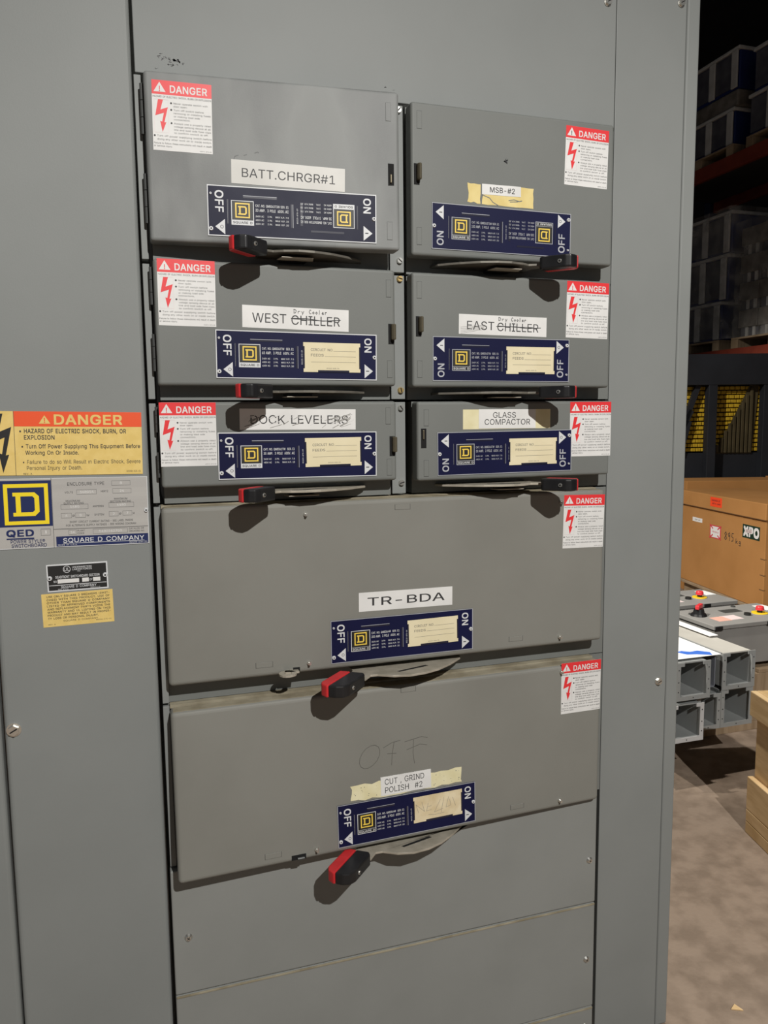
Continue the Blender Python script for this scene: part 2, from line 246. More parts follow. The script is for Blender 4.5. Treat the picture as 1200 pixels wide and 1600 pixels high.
 'A':(240,(8,0,101,254,138,254,231,0,198,0,144,151,136,173,127,201,116,239,123,239,102,172,95,151,43,0,55,71,55,99,185,99,185,71,119,227,77,99,163,99,173,71,67,71),(0,12,13,13,14,0,10,8,1,11,10,14,10,1,14,0,14,1,6,2,7,9,7,2,4,3,16,3,15,16,2,6,5,5,15,2,15,3,2,21,18,13,8,10,17,8,17,9,1,8,9,9,2,1,19,20,16,7,9,17,18,21,19,11,14,18,14,13,18,15,5,19,16,15,19,4,16,20,20,19,21,13,12,21)),
 'B':(228,(30,0,30,254,121,254,137,253,152,250,164,245,175,239,184,230,190,221,195,210,198,199,199,187,197,168,189,153,178,143,165,136,157,133,157,131,166,130,182,123,196,110,201,102,205,92,208,81,209,68,208,56,205,44,200,33,193,24,184,16,172,9,158,4,142,1,123,0,62,29,122,29,140,30,154,34,165,40,172,48,176,58,178,68,175,85,166,99,153,109,144,113,135,115,62,115,62,143,128,143,144,148,157,157,162,163,167,178,168,186,167,197,163,206,156,214,147,221,135,225,120,226,62,226),(0,34,47,1,0,47,47,48,1,48,61,1,34,0,33,33,35,34,46,49,47,48,47,49,59,3,60,3,2,60,61,60,2,1,61,2,45,44,17,17,16,50,16,51,50,58,57,5,4,58,5,35,33,32,36,35,32,32,31,36,31,37,36,45,17,46,49,46,17,17,50,49,58,4,59,3,59,4,18,43,19,28,27,39,27,26,39,40,39,26,26,25,40,41,40,25,25,24,41,24,23,41,42,41,23,23,22,42,22,21,42,21,20,42,43,42,20,19,43,20,13,12,53,12,11,53,54,53,11,11,10,54,55,54,10,10,9,55,37,31,30,38,37,30,30,29,38,29,28,38,28,39,38,43,18,44,17,44,18,51,16,15,15,14,51,52,51,14,14,13,52,13,53,52,55,9,56,9,8,56,8,7,56,57,56,7,7,6,57,5,57,6)),
 'C':(255,(113,-2,93,4,75,12,59,25,46,40,35,58,27,78,22,101,20,127,22,153,27,176,35,197,46,215,59,230,75,242,93,251,113,256,134,258,158,255,170,252,181,248,201,236,210,228,224,209,234,187,236,174,204,174,202,183,195,197,185,209,165,222,142,228,119,227,105,223,92,216,80,207,71,196,62,182,57,166,53,148,52,127,53,107,57,88,63,72,71,59,80,47,92,38,105,32,119,28,134,26,150,28,172,36,185,45,195,57,202,72,204,80,236,80,234,68,224,45,210,27,192,12,170,2,159,-1,146,-3),(7,6,42,42,41,7,8,7,41,41,40,8,40,39,8,9,8,39,39,38,9,10,9,38,0,47,1,46,1,47,15,34,33,33,16,15,1,46,2,45,2,46,14,35,34,34,15,14,2,45,3,4,3,45,45,44,4,5,4,44,44,43,5,6,5,43,42,6,43,10,38,37,11,10,37,37,36,11,12,11,36,36,35,12,13,12,35,35,14,13,63,50,49,17,32,31,31,18,17,19,30,20,50,63,62,62,61,50,61,51,50,18,31,30,30,19,18,59,58,53,54,53,58,58,57,54,55,54,57,57,56,55,25,24,26,27,26,24,24,23,27,28,27,23,23,22,28,51,61,60,52,51,60,60,59,52,59,53,52,28,22,29,22,21,29,30,29,21,20,30,21,63,49,0,49,48,0,47,0,48,16,33,32,32,17,16)),
 'D':(251,(109,0,48,0,48,29,107,29,127,30,144,34,159,40,171,49,182,61,189,75,195,90,198,108,200,128,198,147,195,165,190,180,182,194,172,205,160,214,145,221,129,225,110,226,47,226,47,254,113,254,136,253,157,248,176,239,192,228,206,213,217,196,225,175,229,153,231,128,229,102,224,80,217,59,206,42,192,27,175,15,156,7,134,2,62,254,62,0,30,0,30,254,62,226,62,29),(45,44,22,22,23,45,0,3,43,2,43,47,43,2,1,44,1,2,22,44,2,22,2,46,22,46,42,23,22,42,41,5,4,24,20,25,26,19,18,5,41,40,40,6,5,25,20,19,19,26,25,41,4,0,3,0,4,20,24,21,42,21,24,27,17,28,34,33,11,12,11,33,13,12,33,33,32,13,8,38,37,37,36,8,9,8,36,36,35,9,10,9,35,35,34,10,34,11,10,13,32,14,32,31,14,15,14,31,31,30,15,16,15,30,30,29,16,17,16,29,28,17,29,6,40,39,7,6,39,39,38,7,38,8,7,17,27,18,26,18,27,21,42,46,2,47,46,43,3,47)),
 'E':(209,(30,0,30,254,186,254,186,226,62,226,62,143,178,143,178,114,62,114,62,29,188,29,188,0),(0,9,8,1,0,8,8,5,1,5,4,1,9,0,11,11,10,9,5,8,7,7,6,5,3,2,4,1,4,2)),
 'F':(205,(30,0,30,254,185,254,185,226,62,226,62,139,173,139,173,111,62,111,62,0),(9,8,0,8,5,0,1,0,5,3,2,4,5,8,7,7,6,5,1,5,4,4,2,1)),
 'G':(260,(134,-3,113,-2,93,4,75,13,59,25,45,40,35,58,27,78,22,102,20,127,22,153,27,176,35,197,45,215,59,230,74,242,92,251,112,256,132,258,146,257,170,252,192,242,202,235,218,218,225,208,230,198,237,174,204,174,198,190,189,203,172,218,158,224,133,228,118,227,104,223,92,216,80,207,70,196,62,182,57,166,53,148,52,127,53,107,57,88,63,72,71,59,81,47,92,38,105,32,119,28,134,26,148,27,161,31,172,36,183,43,191,51,198,62,203,74,206,87,207,101,217,100,141,100,141,128,239,128,239,100,237,80,233,62,225,45,215,31,203,19,188,9,172,2,154,-2,207,100),(7,6,44,44,43,7,8,7,43,43,42,8,9,8,42,42,41,9,41,40,9,10,9,40,40,39,10,11,10,39,39,38,11,12,11,38,47,46,3,36,35,15,35,16,15,32,18,33,48,2,1,1,49,48,17,34,33,33,18,17,47,3,2,2,48,47,16,35,34,34,17,16,3,46,4,46,45,4,5,4,45,6,5,45,44,6,45,12,38,37,13,12,37,14,13,37,37,36,14,36,15,14,72,52,51,72,51,0,50,0,51,53,71,70,70,54,53,20,30,21,52,72,71,71,53,52,30,20,31,19,31,20,65,64,60,64,63,60,67,66,56,57,56,66,66,65,57,58,57,65,65,60,58,59,73,60,60,63,59,26,25,27,28,27,25,25,24,28,24,23,28,54,70,69,55,54,69,69,68,55,68,67,55,67,56,55,73,59,61,62,61,59,59,63,62,28,23,29,23,22,29,30,29,22,21,30,22,49,1,0,0,50,49,31,19,32,18,32,19,58,60,73)),
 'H':(258,(30,0,30,254,62,254,62,144,196,144,196,254,228,254,228,0,196,0,196,116,62,116,62,0),(0,11,10,1,0,10,10,3,1,3,2,1,9,8,7,7,6,9,4,9,6,6,5,4,3,10,9,9,4,3)),
 'I':(150,(16,0,16,29,59,29,59,226,16,226,16,254,135,254,135,226,91,226,91,29,135,29,135,0),(1,0,2,3,5,4,9,11,10,7,6,8,11,9,0,2,0,9,3,2,9,9,8,3,5,3,8,8,6,5)),
 'J':(198,(93,-3,71,-1,53,5,38,16,26,31,19,50,17,73,17,86,49,86,49,73,50,58,54,47,61,37,70,30,80,26,93,25,105,26,115,30,124,37,131,47,135,58,136,73,136,254,168,254,168,73,166,50,159,31,147,16,132,5,113,-1),(7,6,9,9,8,7,0,14,1,13,1,14,1,13,2,12,2,13,2,12,3,12,11,3,4,3,11,5,4,11,11,10,5,6,5,10,9,6,10,18,17,28,28,17,29,16,29,17,25,24,20,21,20,24,22,21,24,24,23,22,18,28,27,19,18,27,27,26,19,26,25,19,25,20,19,29,16,0,16,15,0,14,0,15)),
 'K':(233,(52,73,52,108,75,138,93,159,100,165,106,172,182,254,224,254,116,138,114,138,30,0,30,254,62,254,62,0,186,0,94,130,114,155,224,0,62,121,62,83,99,123,122,144),(0,1,10,11,10,1,3,2,15,0,10,13,1,0,19,11,1,18,5,4,16,14,17,8,8,17,21,16,9,8,8,21,16,7,6,16,5,16,6,9,16,15,16,4,3,0,13,19,12,11,18,9,15,20,15,2,18,18,19,15,18,1,19,8,9,20,14,8,20,15,19,20,3,15,16,7,16,21)),
 'L':(196,(30,0,30,254,62,254,62,29,181,29,181,0),(1,0,3,3,0,5,5,4,3,1,3,2)),
 'M':(314,(30,0,30,254,76,254,139,94,152,55,161,24,154,24,165,61,173,85,176,94,238,254,284,254,284,0,252,0,252,163,253,184,253,229,256,229,249,205,241,181,228,145,171,0,143,0,83,150,80,160,72,181,65,204,56,229,59,229,60,208,60,186,61,164,61,0,158,36,253,219,59,219),(1,0,31,31,30,1,30,29,1,27,1,29,26,25,2,0,32,31,28,27,35,26,2,28,27,28,2,1,27,2,5,6,21,11,17,15,12,11,14,11,15,14,17,16,34,9,8,20,13,12,14,19,18,10,18,16,10,16,17,10,17,11,10,21,6,22,22,6,4,6,5,33,5,7,33,9,20,19,25,24,2,23,3,24,3,2,24,4,6,33,19,10,9,16,18,34,15,17,34,5,21,7,21,20,8,8,7,21,3,23,22,4,3,22,27,29,35,26,28,35)),
 'N':(262,(30,0,30,254,68,254,172,91,178,82,189,61,203,36,207,27,202,27,200,54,200,79,199,97,199,254,232,254,232,0,193,0,101,145,79,181,74,191,54,226,60,227,61,192,62,145,62,0,201,39,60,215),(19,1,21,0,23,22,1,0,22,21,1,22,20,19,25,18,2,20,19,20,2,1,19,2,6,8,7,14,7,15,7,8,15,5,15,8,8,6,24,24,6,9,6,7,9,7,14,9,14,10,9,10,14,11,14,13,11,12,11,13,5,4,15,2,18,17,16,3,2,17,16,2,5,8,24,3,16,15,4,3,15,19,21,25,18,20,25)),
 'O':(267,(133,-3,112,-2,93,4,75,12,59,25,46,40,35,58,27,78,22,101,20,127,22,153,27,176,35,197,46,215,59,230,75,242,93,251,112,256,133,258,155,256,174,251,192,242,208,230,221,215,232,197,240,176,245,153,247,127,245,101,240,78,232,58,221,40,208,25,192,12,174,4,155,-2,133,26,148,28,162,32,175,38,186,47,196,58,204,72,210,88,214,106,215,127,214,148,210,166,204,182,196,196,186,207,175,216,162,223,148,227,133,228,119,227,105,223,92,216,81,207,71,196,63,182,57,166,53,148,52,127,53,106,57,88,63,72,71,58,81,47,92,38,105,32,119,28),(7,6,66,66,65,7,8,7,65,65,64,8,9,8,64,64,63,9,63,62,9,10,9,62,62,61,10,11,10,61,61,60,11,12,11,60,2,69,3,58,57,15,0,36,71,0,71,1,70,1,71,55,17,56,16,56,17,1,70,2,69,2,70,56,16,57,15,57,16,3,69,4,69,68,4,68,67,4,5,4,67,6,5,67,66,6,67,12,60,59,13,12,59,59,58,13,14,13,58,58,15,14,18,54,53,34,38,35,35,38,37,52,19,53,18,53,19,50,21,51,20,51,21,33,39,34,38,34,39,51,20,52,19,52,20,30,29,42,43,42,29,29,28,43,44,43,28,28,27,44,45,44,27,46,45,27,27,26,46,47,46,26,26,25,47,48,47,25,25,24,48,39,33,32,40,39,32,41,40,32,32,31,41,31,30,41,30,42,41,48,24,49,24,23,49,50,49,23,23,22,50,21,50,22,35,37,0,36,0,37,54,18,55,17,55,18)),
 'P':(222,(30,0,30,254,118,254,136,253,152,250,166,244,178,236,187,226,195,215,200,202,203,189,204,174,203,159,200,145,195,133,187,121,178,112,166,104,152,98,136,94,118,93,55,93,55,121,116,121,129,122,139,124,149,128,162,139,167,147,172,164,172,184,167,201,156,214,148,219,139,223,129,225,116,226,62,226,62,0,62,121,62,93),(21,22,0,1,0,22,21,0,38,21,38,40,22,21,39,22,39,37,1,22,37,35,3,2,18,26,25,18,25,19,24,19,25,3,35,34,19,24,20,23,20,24,35,2,36,37,36,2,1,37,2,27,16,15,28,27,15,15,14,28,14,13,28,29,28,13,13,12,29,12,11,29,30,29,11,11,10,30,10,9,30,31,30,9,9,8,31,8,7,31,32,31,7,7,6,32,5,32,6,26,18,17,17,16,26,16,27,26,32,5,33,5,4,33,34,33,4,3,34,4,20,23,40,23,39,40,21,40,39)),
 'Q':(267,(123,80,156,80,185,42,192,32,234,-24,200,-24,166,23,133,-3,112,-2,93,4,75,12,59,25,46,40,35,58,27,78,22,101,20,127,22,153,27,176,35,197,46,215,59,230,75,242,93,251,112,256,133,258,155,256,174,251,192,242,208,230,221,215,232,197,240,176,245,153,247,127,245,101,240,78,232,58,221,40,208,25,192,12,174,4,155,-2,133,26,148,28,162,32,175,38,186,47,196,58,204,72,210,88,214,106,215,127,214,148,210,166,204,182,196,196,186,207,175,216,162,223,148,227,133,228,119,227,105,223,92,216,81,207,71,196,63,182,57,166,53,148,52,127,53,106,57,88,63,72,71,58,81,47,92,38,105,32,119,28,201,20,178,6,160,31,183,45),(11,74,12,13,12,74,74,73,13,14,13,73,73,72,14,15,14,72,72,71,15,16,15,71,71,70,16,70,69,16,17,16,69,69,68,17,18,17,68,68,67,18,19,18,67,9,77,76,9,76,10,22,65,64,64,23,22,62,24,63,78,8,7,7,43,78,61,25,62,24,62,25,77,9,8,8,78,77,23,64,63,63,24,23,10,76,11,76,75,11,74,11,75,19,67,66,20,19,66,66,65,20,21,20,65,65,22,21,41,6,42,44,42,6,45,1,0,26,60,59,59,27,26,2,46,3,47,2,3,3,48,47,58,57,28,40,3,6,3,46,6,45,6,46,1,45,46,46,2,82,27,59,58,58,28,27,37,36,49,50,49,36,36,35,50,51,50,35,35,34,51,52,51,34,53,52,34,34,33,53,54,53,33,33,32,54,55,54,32,32,31,55,40,6,80,5,4,40,39,38,3,48,3,38,38,37,48,37,49,48,55,31,56,31,30,56,57,56,30,30,29,57,28,57,29,42,44,7,43,7,44,25,61,60,60,26,25,2,47,82,39,3,79,3,40,79,6,41,80,44,6,81,6,45,81,40,4,79,5,40,80,45,0,81,1,46,82)),
 'R':(224,(30,0,30,254,118,254,136,253,153,250,167,244,178,237,188,227,195,217,200,204,204,191,205,176,204,161,200,148,195,136,188,125,178,116,166,109,152,103,136,100,118,99,48,99,48,128,129,128,140,130,149,133,162,143,167,150,172,167,173,176,170,194,167,202,156,215,149,220,140,223,129,225,116,226,62,226,62,0,177,0,115,115,151,115,214,0,62,128,62,99,123,99,157,105),(38,21,0,21,22,0,1,0,22,36,2,37,21,38,44,1,22,37,37,2,1,34,33,4,18,41,19,24,23,41,41,25,24,3,35,34,34,4,3,45,19,40,19,41,40,22,21,44,37,22,43,2,36,35,35,3,2,26,16,15,27,26,15,15,14,27,14,13,27,28,27,13,13,12,28,12,11,28,29,28,11,11,10,29,30,29,10,10,9,30,31,30,9,9,8,31,8,7,31,32,31,7,7,6,32,5,32,6,19,45,39,18,19,39,18,39,46,41,18,46,25,41,17,17,16,25,16,26,25,32,5,33,4,33,5,20,40,44,40,23,43,43,44,40,43,22,44,40,20,45,41,23,40,17,41,46,39,42,46)),
 'S':(223,(112,-4,94,-3,78,0,64,5,51,11,41,20,32,30,25,42,21,54,19,68,52,68,57,51,68,38,83,29,102,25,123,25,143,30,151,34,165,46,172,61,173,70,170,84,161,94,155,99,140,106,72,126,56,135,43,145,34,156,28,170,26,186,27,200,31,213,37,224,46,234,57,242,69,249,83,254,97,257,114,258,130,257,145,254,158,249,170,242,180,234,189,224,195,213,199,202,200,189,169,189,166,201,160,211,151,219,140,225,127,228,102,229,92,227,76,220,64,209,58,195,58,180,65,167,85,154,106,147,132,140,156,132,172,124,186,113,197,99,201,90,204,69,203,56,199,43,193,32,185,21,162,5,147,0,130,-3),(5,11,6,7,6,11,8,7,11,11,10,8,9,8,10,29,28,60,30,29,60,2,13,3,12,3,13,56,38,37,0,14,1,38,56,55,55,39,38,13,2,1,1,14,13,63,62,25,36,57,56,56,37,36,3,12,4,5,4,12,11,5,12,25,62,26,62,61,26,27,26,61,28,27,61,60,28,61,30,60,59,31,30,59,32,31,59,59,58,32,33,32,58,34,33,58,58,57,34,35,34,57,57,36,35,53,41,54,40,54,41,15,77,76,16,15,76,76,75,16,75,17,16,23,65,24,64,24,65,52,42,53,41,53,42,72,71,19,71,70,19,20,19,70,70,69,20,21,20,69,69,68,21,67,21,68,48,47,49,50,49,47,47,46,50,46,45,50,17,75,74,18,17,74,74,73,18,73,72,18,72,19,18,21,67,22,67,66,22,23,22,66,65,23,66,50,45,51,45,44,51,44,43,51,52,51,43,42,52,43,77,15,0,14,0,15,63,25,24,24,64,63,39,55,54,54,40,39)),
 'T':(224,(16,226,16,254,208,254,208,226,128,226,128,0,96,0,96,226),(1,0,7,3,2,4,7,6,5,5,4,7,1,7,4,4,2,1)),
 'U':(259,(129,-4,110,-3,93,1,77,8,63,17,52,27,42,40,36,54,31,70,30,87,30,254,62,254,62,89,63,77,66,66,70,57,84,40,104,29,116,27,129,26,143,27,155,29,175,40,182,48,193,66,195,77,196,89,196,254,229,254,229,87,227,70,223,54,216,40,207,27,195,17,182,8,166,1,149,-3),(10,9,12,12,11,10,18,1,0,17,2,1,1,18,17,2,17,3,16,3,17,3,16,4,5,4,16,16,15,5,6,5,15,7,6,15,15,14,7,8,7,14,14,13,8,9,8,13,12,9,13,37,21,20,21,37,36,36,35,21,35,22,21,30,29,25,26,25,29,29,28,26,27,26,28,22,35,34,23,22,34,34,33,23,33,32,23,24,23,32,32,31,24,31,30,24,30,25,24,37,20,0,20,19,0,18,0,19)),
 'V':(240,(102,0,8,254,42,254,96,103,103,82,108,69,124,15,117,15,123,36,129,54,133,69,145,103,197,254,231,254,139,0,120,27),(2,1,3,7,5,0,4,0,5,3,1,0,0,4,3,11,14,13,13,12,11,8,6,14,9,8,14,10,9,14,14,11,10,7,0,14,14,6,7,7,6,15,6,8,15,5,7,15)),
 'W':(343,(78,0,8,254,41,254,82,98,92,55,97,29,98,20,95,20,100,47,112,98,153,254,190,254,231,98,249,20,244,20,248,38,255,73,261,98,302,254,335,254,265,0,228,0,181,172,170,222,168,237,175,237,170,210,165,185,159,161,115,0,97,30,246,31,171,217),(7,5,30,4,3,0,1,0,3,2,1,3,7,0,29,29,6,7,5,7,6,6,29,5,29,8,5,30,5,8,28,27,10,25,23,32,17,20,19,19,18,17,13,14,20,15,13,20,16,15,20,20,17,16,20,14,21,12,21,14,11,22,12,21,12,22,10,27,26,26,23,10,24,10,23,23,25,24,10,24,25,25,11,10,4,0,30,0,7,30,9,28,10,13,15,31,14,13,31,12,14,31,8,29,9,23,26,32,22,11,32,11,25,32,28,9,29)),
 'X':(237,(9,0,109,142,109,118,15,254,52,254,94,193,105,175,122,146,116,146,132,175,149,200,187,254,223,254,129,119,129,143,228,0,191,0,134,83,115,116,122,116,110,93,91,65,46,0,101,130,119,151,137,131,119,110),(22,21,0,20,18,2,18,1,2,6,5,1,20,2,21,2,1,23,1,5,3,4,3,5,7,19,13,13,14,7,14,9,7,16,15,17,11,10,12,13,19,17,17,15,13,13,15,25,14,13,25,9,14,10,19,18,26,1,18,19,19,7,1,7,8,1,6,1,8,8,7,24,1,3,23,0,21,23,21,2,23,7,9,24,6,8,24,12,10,25,10,14,25,18,20,26,17,19,26)),
 'Y':(236,(102,0,102,104,8,254,46,254,96,172,101,163,107,155,116,137,125,115,112,115,116,127,126,146,135,164,191,254,228,254,134,104,134,0,118,131),(3,2,4,4,2,1,5,4,1,1,6,5,10,8,17,13,12,14,14,12,15,11,8,15,15,12,11,1,0,16,16,15,1,9,1,15,15,8,9,8,10,9,1,9,10,6,1,10,10,7,6,8,11,17,7,10,17)),
 'Z':(219,(21,0,21,23,137,193,147,208,165,230,170,238,174,227,111,226,20,226,20,254,198,254,198,231,84,64,55,24,49,17,45,27,97,28,107,29,200,29,200,0,162,227,57,27),(13,14,16,13,16,21,16,14,0,1,0,14,15,1,14,14,13,15,13,21,15,1,15,12,1,12,2,20,4,7,4,5,7,11,2,12,3,2,11,11,6,3,4,20,6,5,4,6,6,11,5,11,10,5,7,5,10,16,0,19,17,16,19,19,18,17,9,8,7,7,10,9,3,6,20,12,15,21)),
 'a':(195,(68,-4,47,2,30,14,24,22,19,32,16,42,15,54,18,73,26,87,39,97,54,103,80,109,117,113,133,117,138,128,136,142,130,153,120,161,106,165,89,165,82,164,69,158,55,146,50,137,20,146,32,165,39,173,57,184,66,188,87,192,104,192,119,190,135,184,150,175,156,168,161,160,165,150,168,139,168,0,138,0,138,26,126,12,115,4,100,-2,90,-4,96,23,114,29,127,40,132,47,137,61,138,69,138,95,121,89,105,86,81,83,61,77,52,70,48,65,46,46,51,36,59,29,71,24),(5,4,58,6,5,58,58,57,6,7,6,57,8,7,57,23,25,24,19,29,20,10,55,54,54,11,10,28,27,21,21,20,28,20,29,28,0,61,1,61,60,1,2,1,60,60,59,2,3,2,59,4,3,59,58,4,59,8,57,56,9,8,56,56,55,9,55,10,9,25,23,22,26,25,22,22,21,26,21,27,26,45,44,43,45,43,42,46,45,42,42,41,46,52,12,53,17,31,18,30,18,31,40,49,48,14,51,37,40,39,38,49,40,38,50,49,38,38,37,50,37,51,50,51,14,13,14,37,15,37,36,15,36,35,15,46,41,40,47,46,40,40,48,47,12,52,51,51,13,12,15,35,16,35,34,16,34,33,16,33,32,16,17,16,32,31,17,32,61,0,44,44,45,61,11,54,53,53,12,11,18,30,19,29,19,30)),
 'b':(212,(115,-4,94,-1,79,6,59,29,56,29,56,0,26,0,26,254,57,254,57,160,73,178,94,190,103,192,130,191,144,187,156,180,168,171,177,160,185,146,191,131,194,113,195,94,194,75,191,58,185,42,177,29,168,17,157,8,144,1,130,-3,110,23,121,24,131,28,140,33,147,40,153,48,158,58,163,82,164,95,163,108,161,120,158,131,147,149,140,156,131,161,121,164,110,165,99,164,89,161,81,156,73,149,67,141,62,131,59,120,57,108,56,95,57,81,59,69,67,48,73,39,81,32,89,27,99,24),(6,5,4,56,55,6,55,54,6,7,6,54,53,52,9,52,51,9,3,58,4,58,57,4,6,4,57,56,6,57,53,9,54,7,54,9,61,60,2,49,48,10,0,30,1,62,1,30,46,12,47,11,47,12,1,62,2,61,2,62,47,11,48,10,48,11,2,60,3,60,59,3,58,3,59,9,51,50,50,49,9,49,10,9,7,9,8,31,29,32,13,45,44,32,29,28,33,32,28,28,27,33,15,14,43,44,43,14,13,44,14,23,22,37,22,21,37,38,37,21,21,20,38,39,38,20,40,39,20,20,19,40,41,40,19,19,18,41,18,17,41,33,27,26,34,33,26,26,25,34,35,34,25,25,24,35,36,35,24,24,23,36,23,37,36,41,17,42,17,16,42,43,42,16,15,43,16,29,31,0,30,0,31,45,13,46,12,46,13)),
 'c':(198,(87,-3,72,1,58,8,46,17,36,29,28,43,22,58,18,75,17,94,18,113,22,130,28,146,36,159,46,171,58,180,72,187,87,191,113,192,130,189,146,182,159,173,170,161,178,146,181,138,151,131,145,145,131,158,116,164,104,165,92,164,81,161,65,148,59,139,54,129,51,118,48,94,49,81,54,59,59,49,65,40,73,33,81,28,92,24,104,23,116,24,131,30,143,40,152,59,181,51,179,43,171,28,160,16,146,6,130,0,113,-4),(7,6,36,8,7,36,36,35,8,9,8,35,1,41,2,41,40,2,31,30,14,30,15,14,2,40,3,40,39,3,4,3,39,39,38,4,5,4,38,38,37,5,6,5,37,36,6,37,9,35,34,10,9,34,34,33,10,11,10,33,33,32,11,12,11,32,32,31,12,13,12,31,31,14,13,54,43,0,42,0,43,29,28,16,53,45,44,26,18,27,17,27,18,53,44,54,43,54,44,27,17,28,16,28,17,51,50,46,50,49,46,47,46,49,49,48,47,23,22,24,25,24,22,22,21,25,20,25,21,45,53,52,52,51,45,51,46,45,25,20,26,20,19,26,18,26,19,0,42,1,41,1,42,15,30,29,29,16,15)),
 'd':(212,(98,-4,82,-3,68,1,56,8,44,17,35,29,27,42,22,58,18,75,17,94,18,113,22,131,27,146,35,160,45,171,56,180,69,187,83,191,109,192,118,190,139,178,151,164,155,160,155,254,186,254,186,0,156,0,156,29,147,21,139,11,126,2,109,-3,102,23,113,24,123,27,132,32,139,39,145,48,150,58,153,69,155,81,156,95,155,108,153,120,150,131,145,141,139,149,132,156,123,161,113,164,102,165,91,164,81,161,72,156,65,149,54,131,51,120,49,108,48,95,49,82,54,58,59,48,65,40,73,33,81,28,91,24),(7,6,60,60,59,7,8,7,59,9,8,59,59,58,9,10,9,58,58,57,10,57,56,10,11,10,56,0,65,1,1,65,64,51,17,52,1,64,2,3,2,64,64,63,3,16,15,53,53,52,16,52,17,16,3,63,4,63,62,4,5,4,62,62,61,5,6,5,61,60,6,61,11,56,55,12,11,55,13,12,55,55,54,13,14,13,54,54,53,14,53,15,14,32,31,33,18,50,49,49,19,18,48,47,20,33,31,30,34,33,30,30,29,34,29,35,34,19,49,48,48,20,19,27,26,25,25,41,40,41,25,42,25,24,42,22,42,24,38,37,27,39,38,27,27,25,39,25,40,39,42,22,43,44,43,22,45,44,22,22,24,23,35,29,28,36,35,28,28,27,36,27,37,36,45,22,46,22,21,46,47,46,21,20,47,21,31,32,0,65,0,32,17,51,50,50,18,17)),
 'e':(202,(106,-4,88,-3,73,1,58,8,46,17,36,29,28,42,22,58,18,75,17,93,18,112,22,129,28,145,36,159,46,170,58,180,71,187,86,191,113,192,133,187,142,183,160,170,167,162,179,141,185,113,186,85,37,85,37,110,169,110,155,101,154,113,152,124,149,134,144,143,138,151,131,157,123,161,113,164,103,165,92,164,82,161,73,157,66,151,59,143,54,135,49,116,48,105,48,89,49,75,51,64,55,53,67,37,85,26,106,23,114,23,127,26,138,32,147,41,153,53,182,45,179,36,174,27,168,20,160,13,151,7,141,2,119,-3,154,110,48,110,48,85),(47,46,26,27,26,46,48,26,7,8,7,26,9,8,26,26,27,9,10,9,27,11,10,27,39,17,40,1,52,2,16,41,40,40,17,16,2,52,3,52,51,3,41,16,15,3,51,4,5,4,51,51,50,5,6,5,50,50,49,6,7,6,49,48,7,49,29,28,67,11,27,45,45,44,11,12,11,44,13,12,44,44,43,13,14,13,43,43,42,14,42,41,14,41,15,14,66,54,0,53,0,54,38,37,18,56,55,65,65,55,66,54,66,55,35,20,36,20,19,36,37,36,19,18,37,19,25,24,28,24,23,28,60,59,58,25,29,47,25,28,29,31,30,28,28,23,31,32,31,23,23,22,32,56,65,64,64,63,56,57,56,63,63,62,57,62,61,57,61,60,57,60,58,57,32,22,33,34,33,22,22,21,34,35,34,21,20,35,21,0,53,1,52,1,53,46,47,29,17,39,38,38,18,17,26,48,69,47,26,69,45,27,68,28,30,67,27,46,68,46,29,67,46,67,68,25,47,69)),
 'f':(127,(114,190,114,164,3,164,3,190,40,0,40,216,41,226,48,243,53,250,68,259,85,264,100,265,121,260,114,234,97,237,82,234,77,230,72,218,71,209,71,0,40,164,40,190,71,190,71,164),(20,23,21,23,20,19,10,15,14,13,12,14,12,11,14,10,14,11,5,18,17,6,5,17,7,6,17,17,16,7,8,7,16,9,8,16,16,15,9,15,10,9,21,22,18,4,19,20,3,2,20,21,3,20,18,5,21,1,0,22,23,1,22,22,21,23)),
 'g':(213,(103,-75,90,-75,78,-73,67,-70,57,-66,41,-55,25,-35,51,-20,65,-37,77,-44,85,-47,103,-49,118,-47,130,-44,141,-38,149,-29,154,-17,156,-3,156,34,147,26,139,16,126,8,109,3,97,2,83,4,69,7,56,13,45,22,35,32,28,45,22,60,18,77,17,96,18,114,22,131,27,147,35,160,45,171,56,180,69,187,83,191,109,192,119,190,134,182,144,173,154,159,157,159,157,190,186,190,186,-4,185,-20,181,-33,175,-45,167,-54,157,-62,145,-68,132,-72,118,-74,113,30,123,33,132,38,139,44,145,51,150,61,156,83,156,109,150,132,139,150,132,156,123,161,114,164,102,165,91,164,81,161,73,156,65,149,59,141,54,131,49,109,48,96,51,72,54,61,59,52,65,44,81,33,91,30),(5,7,6,30,29,81,81,80,30,31,30,80,80,79,31,32,31,79,79,78,32,33,32,78,34,33,78,78,77,34,35,34,77,3,9,4,8,4,9,1,10,2,23,85,24,84,24,85,40,73,72,72,71,40,9,3,2,2,10,9,24,84,25,73,40,39,4,8,5,7,5,8,25,84,26,84,83,26,27,26,83,28,27,83,83,82,28,29,28,82,81,29,82,35,77,76,36,35,76,76,75,36,37,36,75,75,74,37,38,37,74,74,73,38,73,39,38,11,0,57,57,12,11,70,42,41,12,57,56,56,13,12,58,22,21,59,58,21,21,20,59,20,60,59,69,43,70,42,70,43,18,63,62,49,48,64,65,64,48,46,65,48,47,46,48,53,52,15,52,51,15,16,15,51,51,50,16,17,16,50,50,49,17,18,17,49,49,64,18,63,18,64,65,46,66,45,66,46,13,56,55,14,13,55,55,54,14,54,53,14,53,15,14,60,20,19,61,60,19,19,18,61,18,62,61,66,45,67,68,67,45,45,44,68,69,68,44,43,69,44,0,11,1,10,1,11,85,23,22,22,58,85,70,41,71,40,71,41)),
